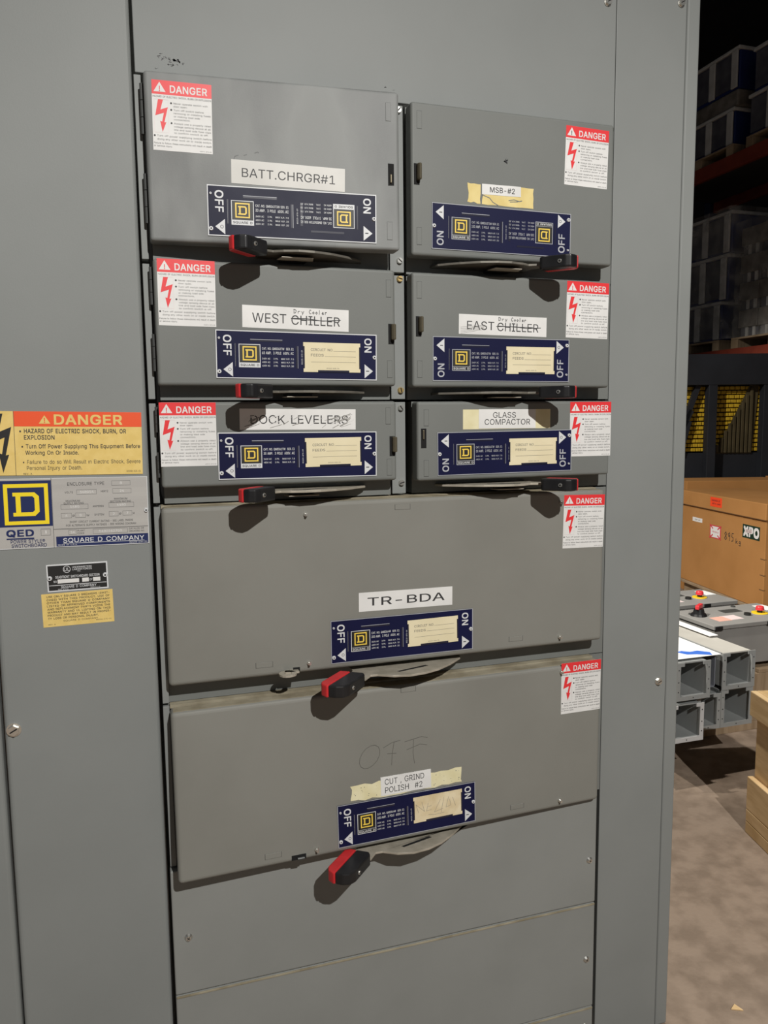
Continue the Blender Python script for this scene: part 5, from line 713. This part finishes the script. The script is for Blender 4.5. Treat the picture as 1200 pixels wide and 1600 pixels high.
def make_switch(k):
    x0, x1, z0, z1 = DOORS[k]; bz0, bz1 = BASEZ[k]; surf = bulge(k)
    left = k in (1, 3, 5); full = k in (7, 8)
    root = thing('fusible_switch', LABEL[k], 'electrical switch', ((x0+x1)/2, .32, bz0), 'fusible switch units in the cabinet')
    wf = lambda co: Vector((co.x, co.y + surf(co.x, co.z), co.z))
    pm = {1:'smudge', 7:'dusty', 8:'dusty'}.get(k, 'gray')
    # base box behind the door
    mb = MB(); mb.box(x0+.004 if not full else .030, x1-.002 if left else 1.0262, .036 if left else .046, .318, bz0, bz1-.002, 'inner'); 
    if full:
        mb.box(.0345, x1-.004, .0312, .06, z1-.004, bz1-.001, 'dust')
    mb.out('switch_housing', root)
    # hinge strip / mounting flange
    if left or full:
        mb = MB(); mb.box(.0212, .0335, .034, .06, bz0+.002, bz1-.004, 'frame', .001); mb.out('side_flange', root)
    if left:
        mb = MB(); mb.box(.5035, .5335, .038, .06, bz0+.001, bz1-.003, 'frame', .001); mb.out('mounting_flange', root)
        za, zb = {1:(2.165,1.874),3:(1.838,1.613),5:(1.577,1.421)}[k]
        for z, m in ((za, 'brass' if k == 3 else 'screw'), (zb, 'brass' if k == 3 else 'screw')):
            mb = MB(); screw_geo(mb, (.5235, .038, z), .0068, m, True, .006); mb.out('mounting_screw', root)
    # door pan
    b2 = bmesh.new(); bmesh.ops.create_cube(b2, size=1)
    for v in b2.verts: v.co = Vector(((x0+x1)/2+v.co.x*(x1-x0), .0155+v.co.y*.031, (z0+z1)/2+v.co.z*(z1-z0)))
    es = [e for e in b2.edges if not all(v.co.y > .02 for v in e.verts)]
    bmesh.ops.bevel(b2, geom=es, offset=.0085 if full else .006, segments=4, affect='EDGES', profile=.5)
    if k in (1, 8):
        for i in range(1, 24):
            x = x0+(x1-x0)*i/24; bmesh.ops.bisect_plane(b2, geom=b2.verts[:]+b2.edges[:]+b2.faces[:], plane_co=(x,0,0), plane_no=(1,0,0))
        for i in range(1, 12):
            z = z0+(z1-z0)*i/12; bmesh.ops.bisect_plane(b2, geom=b2.verts[:]+b2.edges[:]+b2.faces[:], plane_co=(0,0,z), plane_no=(0,0,1))
    mb = MB(); mb.absorb(b2, pm)
    if full:
        di = mb.mi('dust')
        mb.bm.normal_update()
        for f in mb.bm.faces:
            c = f.calc_center_median()
            if c.z > z1-.0012 and abs(f.normal.z) > .8: f.material_index = di
    for ex, ez in EMB[k]:
        w, h = (.0165, .0055) if full else (.0052, .0165)
        mb.box(ex-w, ex+w, -.0006, .002, ez-h, ez+h, pm, .0005, 1)
        f2 = Frame(ex, ez, 2*w, 2*h, 0); f2.ring(mb, -.02, 1.02, -.02, 1.02, .0006, 'hinge', .0001)
    if k == 2:
        f2 = Frame(.7435, 2.0752, .02, .02, 0)
        for i in range(7): f2.poly(mb, [(random.gauss(.5,.10), random.gauss(.5,.16)) for _ in range(5)], 'ink', .0002+i*1e-5)
    if k == 1:
        f2 = Frame(.21, 2.03, .05, .03, 0)
        for st in ([(.0,.85),(.08,.6),(.12,.4),(.25,.3)], [(.45,.3),(.55,.25)], [(.85,.12),(.95,.05),(.99,.1)]): f2.stroke(mb, st, .0014, 'hinge', .0002)
    if k == 8:
        f2 = Frame(0, 0, 1, 1, 0)
        def st(P): f2.stroke(mb, [(x+.5, .5-z) for x, z in P], .0010, 'pencil', .0003)
        st([(.4311+.0215*math.cos(a/14*2*PI)+.008*math.sin(a/14*2*PI), .851+.024*math.sin(a/14*2*PI)) for a in range(15)])
        st([(.462,.866),(.480,.874),(.500,.877)]); st([(.486,.876),(.481,.850),(.479,.826)]); st([(.470,.852),(.490,.850)])
        st([(.510,.872),(.528,.875),(.548,.878),(.562,.874)]); st([(.530,.874),(.528,.845),(.531,.822)]); st([(.514,.854),(.545,.862),(.560,.858)])
    mb.warp(wf); door = mb.out('door', root)
    # hinges
    if left:
        for q in ((.80, .32), (.27, .40)):
            zc = z0+(z1-z0)*q[0]; hl = (z1-z0)*.15
            mb = MB()
            for i in range(3): mb.cyl((x0-.0035, .022, zc-hl+i*hl*.667), (0,0,1), .0035, hl*.64, 'hinge', 10)
            mb.out('hinge', root)
    # latch
    if k in LATCH:
        lx, lz = LATCH[k]; sgn = 1 if left else -1
        y = surf(lx, lz); mb = MB()
        mb.box(lx-.0058, lx+.0058, y-.0006, y+.006, lz-.020, lz+.020, 'hole')
        if k in (1, 6): mb.box(lx-.0025, lx+.001, y-.004, y+.004, lz-.016 if k == 1 else lz-.002, lz if k == 1 else lz+.017, 'latch', .0012)
        else:
            mb.prism([(lx-.001, y+.004),(lx+.0075, y-.001),(lx+.0075, y-.011),(lx+.003, y-.014),(lx-.001, y-.008)], lz-.012, lz+.019, 'latch', .002)
        mb.out('latch', root)
    for bx, bzz in BOLTS.get(k, ()):
        y = surf(bx, bzz); mb = MB(); mb.cyl((bx, y, bzz), (0,-1,0), .0048, .004, 'screw', 12, .004); mb.cyl((bx, y-.004, bzz), (0,-1,0), .0024, .006, 'screw', 10); mb.out('door_stud', root)
    if k == 7:
        mb = MB(); zc = 1.0515; n = 16; R1, R2 = .017, .0075; cy = -.018
        for i in range(n):
            a, b = 2*PI*i/n, 2*PI*(i+1)/n
            for zz in (zc-.002, zc+.002): mb.face([(.262+r*math.cos(t)*1.05, cy+r*math.sin(t), zz) for r, t in ((R1,a),(R1,b),(R2,b),(R2,a))], 'blade')
            for r in (R1, R2): mb.face([(.262+r*math.cos(t)*1.05, cy+r*math.sin(t), z) for t, z in ((a,zc-.002),(b,zc-.002),(b,zc+.002),(a,zc+.002))], 'blade')
        mb.box(.258, .286, -.014, .001, zc-.002, zc+.002, 'blade'); mb.box(.276, .290, -.0008, .004, zc-.002, zc+.006, 'hole'); mb.out('padlock_tab', root)
    if k == 8:
        y = surf(.2755, .666); mb = MB(); mb.box(.258, .288, y-.001, y+.006, .6615, .6715, 'hole'); mb.cyl((.270, y-.003, .6645), (1,0,0), .003, .014, 'hinge', 10); mb.out('padlock_tab', root)
    nameplate(k, root, surf); danger_label(k, root, surf); name_label(k, root, surf); handle(k, root)
for k in DOORS: make_switch(k)

# ------------------------------------------------------------------ things in the hall behind: wireway ducts
def duct(name, label, x0, x1, z0, z1, y0, y1, m, flange=True, lid=True, fm=None, lidm=None):
    t = thing(name, label, 'duct', ((x0+x1)/2, (y0+y1)/2, z0), 'open wireway ducts stacked in two rows')
    w = .004; mb = MB()
    mb.box(x0+.008, x1-.008, y0, y1, z0+.008, z0+.008+w, m); mb.box(x0+.008, x0+.008+w, y0, y1, z0+.008, z1-.008, m); mb.box(x1-.008-w, x1-.008, y0, y1, z0+.008, z1-.008, m)
    mb.box(x0+.008, x1-.008, y1-w, y1, z0+.008, z1-.008, m)
    mb.out('trough', t)
    if lid:
        mb = MB(); mb.box(x0+.006, x1-.006, y0+.02, y1, z1-.008-w, z1-.008+.002, lidm or m); mb.box(x0+.006, x0+.014, y0+.02, y1, z1-.008, z1-.003, m); mb.out('lid', t)
    if flange:
        fm = fm or m; mb = MB(); f = .019
        mb.box(x0, x0+f, y0-.004, y0, z0, z1, fm); mb.box(x1-f, x1, y0-.004, y0, z0, z1, fm); mb.box(x0+f, x1-f, y0-.004, y0, z0, z0+f, fm)
        mb.box(x0+f, x0+2*f, y0-.004, y0, z1-f*.8, z1, fm); mb.box(x1-2*f, x1-f, y0-.004, y0, z1-f*.8, z1, fm)
        for zz in (z0+.04, (z0+z1)/2, z1-.03):
            for xx in (x0+f/2, x1-f/2): mb.cyl((xx, y0-.004, zz), (0,-1,0), .0028, .0004, 'hole', 8)
        mb.cyl(((x0+x1)/2, y0-.004, z0+f/2), (0,-1,0), .0028, .0004, 'hole', 8)
        mb.out('end_flange', t)
    return t
YD = 1.16
duct('wireway_duct', 'gray open duct on the right end of the top row, under the control box', 2.368, 2.541, .369, .533, YD, 2.5, 'duct', lidm='ducttop')
d6 = duct('wireway_duct', 'gray open duct at right of the bottom row, with dark plate inside', 2.366, 2.536, .200, .367, YD, 2.5, 'duct')
mb = MB(); mb.prism([(2.385, 1.30), (2.392, 1.30), (2.47, 1.62), (2.463, 1.62)], .214, .335, 'deck'); mb.out('divider_plate', d6)
duct('wireway_duct', 'blue-gray open duct without flange, middle of the top row', 2.281, 2.366, .369, .525, YD+.03, 2.5, 'duct2', flange=False)
duct('wireway_duct', 'gray open duct, middle of the bottom row beside the pale flange', 2.240, 2.364, .200, .3585, YD, 2.5, 'duct')
duct('wireway_duct', 'gray open duct at left of the top row, half behind the cabinet edge', 2.108, 2.279, .360, .525, YD-.03, 2.5, 'duct')
duct('wireway_duct', 'open duct with pale whitish flange at lower left of the stack', 2.066, 2.235, .186, .350, YD-.05, 2.5, 'duct', fm='ductwhite')
for i, y in enumerate((1.85, 2.30)):
    mb = MB(); mb.box(2.05, 2.56, y, y+.10, .098, .186 if i else .186, 'oldwood', .003); mb.box(2.05, 2.56, y, y+.10, FLOOR, .096, 'oldwood', .003)
    tag(mb.out('timber_bearer'), ('front' if i == 0 else 'rear')+' dark timber bearer under the stack of ducts', 'timber', 'timber bearers under the ducts')
mb = MB(); mb.box(2.10, 2.366, 1.165, 2.0, .5285, .5300, 'paper')
pp = tag(mb.out('paper_sheet'), 'white paper sheet lying on top of the left ducts', 'paper')
mb = MB(); mb.prism([(2.198,1.255),(2.222,1.208),(2.262,1.198),(2.320,1.168),(2.338,1.205),(2.30,1.240),(2.26,1.236),(2.232,1.258)], .5302, .5310, 'bluetape')
tag(mb.out('tape_strip'), 'strip of bright blue tape on the white paper', 'tape')
mb = MB(); mb.box(2.495, 2.541, 1.39, 2.45, .5355, .5385, 'paper')
tag(mb.out('white_cover_strip'), 'long white strip lying along the right duct against the control box', 'strip')

# control boxes
def control_box(x0, y0, w, dth, label, switch):
    z0, z1 = .315, .53
    t = thing('control_box', label, 'control box', (x0+w/2, y0+dth/2, z0), 'gray control boxes lying face up')
    mb = MB(); mb.box(x0+.008, x0+w-.008, y0+.008, y0+dth-.008, z0, z1-.024, 'enc', .004); mb.out('housing', t)
    mb = MB(); mb.box(x0, x0+w, y0, y0+dth, z1-.022, z1, 'enc', .003); lid = mb.out('cover', t)
    for x, y in ((x0+.03, y0), (x0+w*.62, y0), (x0+w*.62, y0+dth)):
        mb = MB(); mb.box(x-.022, x+.022, y-.004, y+.006, z1-.026, z1-.004, 'grip', .002); mb.out('corner_clip', t)
    for x, y in ((x0+.05, y0+dth*.72), (x0+w*.66, y0+dth*.9)):
        mb = MB(); mb.cyl((x, y, z1), (0,0,1), .012, .006, 'hinge', 12); mb.out('cover_bolt', t)
    ex, ey = x0+w*.72, y0+dth*.42
    mb = MB(); mb.cyl((ex, ey, z1), (0,0,1), .040, .004, 'estopyel', 24); mb.out('stop_plate', t)
    mb = MB(); mb.cyl((ex, ey, z1+.004), (0,0,1), .013, .018, 'black', 16); mb.cyl((ex, ey, z1+.018), (0,0,1), .022, .020, 'estopred', 20, .019, .005); mb.out('stop_button', t)
    mb = MB(); mb.cyl((x0+w*.56, ey-.012, z1), (0,0,1), .017, .012, 'black', 16); mb.out('selector_knob', t)
    mb = MB(); mb.box(x0+w*.42, x0+w*.62, y0+dth*.60, y0+dth*.78, z1, z1+.0015, 'hinge'); mb.out('display_plate', t)
    mb = MB(); mb.box(x0+w*.86, x0+w*1.0-.01, y0+dth*.52, y0+dth*.85, z1, z1+.0015, 'paper'); mb.out('white_label', t)
    mb = MB(); mb.box(x0+w*.16, x0+w*.30, y0+dth*.20, y0+dth*.44, z1, z1+.001, 'salmon' if switch else 'pink'); mb.box(x0+w*.28, x0+w*.44, y0+dth*.22, y0+dth*.46, z1, z1+.0008, 'pink'); mb.out('warning_label', t)
    if switch:
        sx, sy = x0+w*.13, y0+dth*.62
        mb = MB(); mb.cyl((sx, sy, z1), (0,0,1), .042, .012, 'grip', 20, .036); mb.cyl((sx, sy, z1+.012), (0,0,1), .030, .025, 'grip', 20, .024); mb.out('rotary_base', t)
        mb = MB(); mb.box(-.036, .036, -.010, .010, 0, .022, 'estopred', .004, 2, Matrix.Translation((sx, sy, z1+.037)) @ Matrix.Rotation(.6, 4, 'Z')); mb.out('rotary_lever', t)
    return t
control_box(2.652, 1.545, .56, .32, 'gray control box nearest the ducts, red stop button and black rotary lever on top', True)
control_box(2.62, 1.950, .54, .31, 'farther gray control box against the carton, red button on yellow disc', False)
def pallet(x0, y0, w, d, z0, label, n=7, group='wooden pallets'):
    zb = FLOOR if z0 == 0 else z0
    t = thing('wooden_pallet', label, 'pallet', (x0+w/2, y0+d/2, z0), group)
    bw = w/(n*1.25)
    for i in range(n):
        x = x0+(w-bw)*i/(n-1); mb = MB(); mb.box(x, x+bw, y0, y0+d, z0+.122, z0+.142, 'oldwood', .002); mb.out('deck_board', t)
    for i in range(3):
        y = y0+(d-.09)*i/2; mb = MB(); mb.box(x0, x0+w, y, y+.09, z0+.02, z0+.1215, 'oldwood', .002); mb.out('stringer', t)
        mb = MB(); mb.box(x0, x0+w, y, y+.09, zb, z0+.0195, 'oldwood', .002); mb.out('bottom_board', t)
    return t
pallet(2.60, 1.53, 1.1, .8, .145, 'weathered wooden pallet directly under the control boxes', group='pallets under the control boxes')
pallet(2.60, 1.53, 1.1, .8, .0, 'weathered wooden pallet on the floor, lower of the two under the control boxes', group='pallets under the control boxes')

# pine crate at the right edge
ct = thing('pine_crate', 'light pine crate corner at the right edge, standing on the floor', 'crate', (2.55, .45, 0))
def board(nm, x0, x1, y0, y1, z0, z1, m='pine'):
    mb = MB(); mb.box(x0, x1, y0, y1, z0, z1, m, .003); mb.out(nm, ct)
A = Matrix.Translation((2.141, .752, 0)) @ Matrix.Rotation(math.radians(-14), 4, 'Z')
def abox(nm, x0, x1, y0, y1, z0, z1, m):
    mb = MB(); mb.box(x0, x1, y0, y1, z0, z1, m, .003, 2, A); mb.out(nm, ct)
abox('side_board', 0, .024, -.80, 0, .070, .198, 'pine')
abox('foot_block', 0, .10, -.16, 0, .022, .069, 'pine'); abox('foot_block', 0, .10, -.80, -.64, .022, .069, 'pine')
abox('bottom_board', 0, .80, -.80, 0, FLOOR, .021, 'pineflat')
abox('corner_post', .0255, .10, -.095, -.004, .070, .436, 'pine'); abox('corner_post', .0255, .10, -.80, -.70, .070, .436, 'pine')
abox('corner_post', .70, .80, -.095, -.004, .022, .436, 'pine'); abox('corner_post', .70, .80, -.80, -.70, .022, .436, 'pine')
abox('rear_panel', .101, .699, -.05, -.02, .07, .436, 'pine')
abox('top_rail', 0, .024, -.82, .004, .437, .531, 'pine'); abox('top_rail', .0245, .80, -.02, .004, .437, .531, 'pineflat'); abox('top_board', .0245, .80, -.82, -.021, .510, .531, 'pineflat')

# big carton
th = math.radians(10.4); CD = Vector((math.sin(th), math.cos(th), 0)); CN = Vector((CD.y, -CD.x, 0))
CR = Matrix((CN, CD, Vector((0,0,1)))).transposed().to_4x4(); CR.translation = Vector((4.33, 3.0, 0))   # local x = depth, y = along the face
bc = thing('cardboard_carton', 'large brown cardboard carton with lid, orange sticker and shipping labels', 'box', (4.6, 3.6, 0))
mb = MB(); mb.box(.015, .60, .0, 1.21, .13, .80, 'carton', .004, 2, CR); 
for zz in (.50, .38, .27): mb.box(.014, .03, .0, .05, zz, zz+.006, 'cartondark', 0, 2, CR)
mb.out('body', bc)
mb = MB(); mb.box(0, .615, -.015, 1.225, .795, .918, 'carton', .005, 2, CR); mb.box(-.001, .003, -.014, 1.224, .795, .799, 'cartondark', 0, 2, CR); mb.out('lid', bc)
def cface(u0, u1, z0, z1, x=0.0):
    """frame on the carton's long face; u runs to the right as seen, along -CD"""
    class CF(Frame):
        def p(self, a, b, d):
            q = CR @ Vector((x-d, self.cy-a, self.cz+b)); return q
    f = CF(0, (z0+z1)/2, u0-u1, z1-z0); f.cy = (u0+u1)/2; return f
f = cface(.735, .565, .825, .902); mb = MB(); f.slab(mb, 'fluor', .001)
f.text(mb, 'HANDLE', .12, .33, .016, 'ink', .0015, u1=.85, bold=.01); f.text(mb, 'WITH CARE', .18, .67, .013, 'ink', .0015, u1=.9, bold=.01); mb.out('orange_sticker', bc)
f = cface(1.03, .875, .665, .70, .015); mb = MB(); f.slab(mb, 'paper', .001); f.text(mb, '0047 182', .25, .5, .010, 'ink', .0015, u1=.8); mb.out('white_sticker', bc)
f = cface(.752, .588, .563, .670, .015); mb = MB(); f.slab(mb, 'redprint', .001)
f.poly(mb, [(.15,.08),(.85,.08),(.92,.16),(.92,.84),(.85,.92),(.15,.92),(.08,.84),(.08,.16)], 'paper', .0012)
for q in ([(.0,.0),(.28,.26)], [(1,0),(.72,.26)], [(0,1),(.28,.74)], [(1,1),(.72,.74)]): f.stroke(mb, q, .012, 'redprint', .0014)
f.text(mb, 'FRAGILE', .22, .5, .012, 'redprint', .0015, u1=.8, bold=.01); mb.out('red_bordered_label', bc)
f = cface(.290, .070, .632, .735, .015); mb = MB(); f.slab(mb, 'green', .001)
f.text(mb, 'XPO', .05, .5, .068, 'paper', .0013, u1=.96, bold=.05, res=3); f.rect(mb, .17, .55, .34, .60, 'pink', .0016)
for i in range(3): f.text(mb, 'SHIP 40251', .2, .40+.07*i, .006, 'inkgray', .0018, u1=.52)
mb.out('carrier_label', bc)
f = cface(.54, .30, .565, .640, .015); mb = MB(); cursive(f, mb, '895', 0, .60, .0, .85, 'ink', .006, .0008); cursive(f, mb, 'kg', .66, 1.0, .45, .95, 'ink', .005, .0008); mb.out('handwritten_weight', bc)
mb = MB()
for i in range(3): mb.box(.05+.24*i, .14+.24*i, 0, 1.2, FLOOR, .105, 'oldwood', .003, 2, CR)
mb.box(.0, .62, 0, 1.2, .106, .129, 'oldwood', .003, 2, CR)
tag(mb.out('wooden_skid'), 'dark wooden skid under the large brown carton', 'pallet')
# second carton behind
C2 = Matrix.Translation((5.36, 4.16, 0)) @ Matrix.Rotation(math.radians(-16), 4, 'Z')
t = thing('cardboard_carton', 'plain brown carton behind the large lidded carton', 'box', C2.translation)
mb = MB(); mb.box(-.66, .25, 0, .40, FLOOR, .975, 'carton', .004, 2, C2); mb.out('body', t)
mb = MB(); mb.box(.27, .55, .02, .40, FLOOR, .985, 'carton', .004, 2, C2)
tag(mb.out('cardboard_carton'), 'plain brown carton at right, next to the other carton behind the lid', 'box')

# navy machine with yellow guard
MR = Matrix.Translation((5.30, 4.75, 0)) @ Matrix.Rotation(math.radians(-17.5), 4, 'Z')   # local x to the right, y away
mt = thing('guarded_machine', 'dark navy steel machine frame with yellow block guard behind the cartons', 'machine', MR.translation)
def mbox(nm, x0, x1, y0, y1, z0, z1, m, bev=.004):
    b = MB(); b.box(x0, x1, y0, y1, z0, z1, m, bev, 2, MR); return b.out(nm, mt)
mbox('header_panel', -1.0, .60, 0, .30, 1.86, 2.155, 'machine'); mbox('upright', -.02, .065, 0, .10, FLOOR, 1.859, 'machine'); mbox('upright', .515, .60, 0, .10, FLOOR, 1.859, 'machine'); mbox('upright', -.62, -.52, 0, .1, FLOOR, 1.859, 'machine')
mbox('lower_panel', -1.0, .60, .101, .30, FLOOR, 1.20, 'machine'); mbox('rear_panel', -1.0, .60, .27, .30, 1.201, 1.859, 'machdark')
b = MB()
for r in range(15):
    for c in range(22):
        x = -.60+c*.052+(.02 if r % 2 else 0); z = 1.215+r*.043
        b.box(x, x+.046, .112, .145, z, z+.033, 'machyel', .004, 1, MR)
b.out('yellow_block_guard', mt)
b = MB(); b.face([MR @ Vector(v) for v in ((.10,.10,1.19),(.46,.10,1.19),(.51,.10,1.859),(.42,.10,1.859))], 'ribbed')
for i in range(9):
    f0 = i/9.0; x0 = .10+.36*f0; top = 1.20+.66*min(1, .12+f0*.95)
    b.box(x0, x0+.028, .075, .098, 1.20, top, 'ribbed', .003, 1, MR)
b.out('ribbed_cover', mt)
b = MB()
for (xa, za, xb, zb, w) in ((-.10,1.86,-.24,1.45,.05), (-.24,1.45,-.16,1.62,.05), (-.28,1.20,-.20,1.52,.09)):
    t_ = Vector((xb-xa, 0, zb-za)); n = Vector((-t_.z, 0, t_.x)).normalized()*w/2
    p0, p1 = Vector((xa,0,za)), Vector((xb,0,zb)); q = [p0-n, p1-n, p1+n, p0+n]
    top = [MR @ Vector((v.x,.05,v.z)) for v in q]; bot = [MR @ Vector((v.x,.095,v.z)) for v in q]
    b.face(top, 'machine'); b.face(bot, 'machine')
    for i in range(4): b.face([top[i], bot[i], bot[(i+1)%4], top[(i+1)%4]], 'machine')
b.out('linkage_arm', mt)

# pallet rack and its loads
rk = thing('pallet_rack', 'tall pallet rack with orange-red beams in the dark background', 'rack', (6.5, 4.9, 0))
XR = 6.0
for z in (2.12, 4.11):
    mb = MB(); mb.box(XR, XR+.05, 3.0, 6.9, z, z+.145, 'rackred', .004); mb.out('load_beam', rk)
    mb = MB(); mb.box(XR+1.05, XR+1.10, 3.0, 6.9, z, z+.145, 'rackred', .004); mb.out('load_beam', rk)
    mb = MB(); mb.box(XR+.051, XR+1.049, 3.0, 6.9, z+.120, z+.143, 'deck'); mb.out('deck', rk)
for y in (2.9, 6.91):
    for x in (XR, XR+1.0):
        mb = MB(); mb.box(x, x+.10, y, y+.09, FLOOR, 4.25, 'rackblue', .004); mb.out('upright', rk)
def tote(y0, y1, z0, z1, label, group, wrapped=False):
    t = thing('blue_tote', label, 'bin', (XR+.5, (y0+y1)/2, z0), group)
    mb = MB(); mb.box(XR+.06, XR+1.0, y0, y1, z0, z1-.035, 'toteblue', .012); mb.out('body', t)
    mb = MB(); mb.box(XR+.05, XR+.0595, y0+.04, y1-.02, z0+.03, z1-.05, 'wrapface'); mb.out('side_panel', t)
    mb = MB(); mb.box(XR+.035, XR+1.01, y0-.01, y1+.01, z1-.0345, z1, 'postwhite', .008); mb.out('rim', t)
    for yy in (y0+.01, y0+(y1-y0)*.34, y0+(y1-y0)*.70):
        mb = MB(); mb.box(XR+.03, XR+.0495, yy, yy+.085, z0+.01, z1-.036, 'postwhite', .006); mb.out('corner_board', t)
    return t
def small_pallet(y0, y1, z0, label, group):
    t = thing('wooden_pallet', label, 'pallet', (XR+.5, (y0+y1)/2, z0), group)
    mb = MB(); mb.box(XR+.01, XR+1.04, y0, y1, z0+.09, z0+.11, 'oldwood', .003); mb.out('deck', t)
    for i in range(3):
        y = y0+(y1-y0-.1)*i/2; mb = MB(); mb.box(XR+.01, XR+1.04, y, y+.1, z0+.0, z0+.0895, 'oldwood', .003); mb.out('bearer', t)
GP = 'pallets on the rack'; GT = 'blue totes stacked on the rack'
small_pallet(5.40, 6.45, 4.256, 'wooden pallet under the left totes on the upper rack level', GP)
tote(5.44, 6.40, 4.368, 4.745, 'lower blue tote with white corner boards, left stack on upper rack level', GT)
mb = MB(); mb.box(XR+.05, XR+1.0, 5.40, 6.42, 4.747, 4.915, 'wrapbox', .02); tag(mb.out('packing_layer'), 'brown packing layer between the two left totes on the upper level', 'packing')
tote(5.40, 6.40, 4.917, 5.330, 'upper blue tote with white corner boards, left stack on upper rack level', GT)
small_pallet(4.10, 5.22, 4.256, 'wooden pallet under the right totes on the upper rack level', GP)
tote(4.15, 5.23, 4.368, 4.775, 'lower blue tote at the right edge, upper rack level', GT)
tote(4.15, 5.19, 4.777, 5.205, 'topmost blue tote at the right edge, upper rack level', GT)
small_pallet(5.50, 6.50, 2.266, 'wooden pallet under the three wrapped totes, lower rack level', GP)
tote(5.53, 6.45, 2.378, 2.790, 'bottom wrapped tote of three, lower rack level', GT)
tote(5.45, 6.43, 2.792, 3.275, 'middle wrapped tote of three, lower rack level', GT)
tote(5.42, 6.42, 3.277, 3.710, 'top wrapped tote of three, just below the orange-red beam', GT)
def film_sheet(y0, y1, z0, z1, x, label, seed):
    rnd = random.Random(seed); b = MB(); ny, nz = 14, 22; V = {}
    for i in range(ny+1):
        for j in range(nz+1):
            V[i, j] = b.bm.verts.new((x-rnd.uniform(0, .03), y0+(y1-y0)*i/ny+rnd.uniform(-.015,.015), z0+(z1-z0)*j/nz))
    for i in range(ny):
        for j in range(nz):
            f = b.bm.faces.new((V[i,j], V[i+1,j], V[i+1,j+1], V[i,j+1])); f.material_index = b.mi('film'); f.smooth = True
    W = {}
    for j in range(nz+1):
        for i in range(6): W[i, j] = V[0, j] if i == 0 else b.bm.verts.new((x+.18*i, y0+rnd.uniform(-.03, .0), z0+(z1-z0)*j/nz))
    for j in range(nz):
        for i in range(5):
            f = b.bm.faces.new((W[i,j], W[i+1,j], W[i+1,j+1], W[i,j+1])); f.material_index = 0; f.smooth = True
    return tag(b.out('stretch_film'), label, 'plastic film', 'stretch film round the rack loads')
film_sheet(5.36, 6.46, 2.379, 3.74, XR+.02, 'clear crinkled film around the three wrapped totes on the lower rack level', 1)
small_pallet(4.20, 5.32, 2.266, 'wooden pallet under the film-wrapped boxes at right', GP)
wl = thing('boxed_goods', 'film-wrapped layers of gray brown boxes on a pallet at the right edge', 'boxes', (XR+.5, 4.75, 2.378))
z = 2.378
for r in range(4):
    for c in range(4):
        mb = MB(); y = 4.22+c*.27; mb.box(XR+.06+random.uniform(0,.02), XR+1.0, y, y+.262, z+.10, z+.275, 'wrapbox', .006); mb.box(XR+.10, XR+1.0, y+.01, y+.255, z+.0, z+.099, 'wrapface', .004)
        for q in range(2): mb.box(XR+.085, XR+.099, y+.04+.1*q, y+.075+.1*q, z+.005, z+.098, 'postwhite')
        mb.out('box', wl)
    z += .277
film_sheet(4.19, 5.33, 2.379, 3.55, XR+.05, 'clear crinkled film around the boxes on the right-hand pallet', 2)

mb = MB(); mb.prism([(1.440,.034),(1.461,.046),(1.468,.020)], FLOOR, FLOOR+.004, 'pineflat', .0008)
tag(mb.out('wood_chip'), 'small pale wood splinter lying on the floor at the bottom', 'splinter')
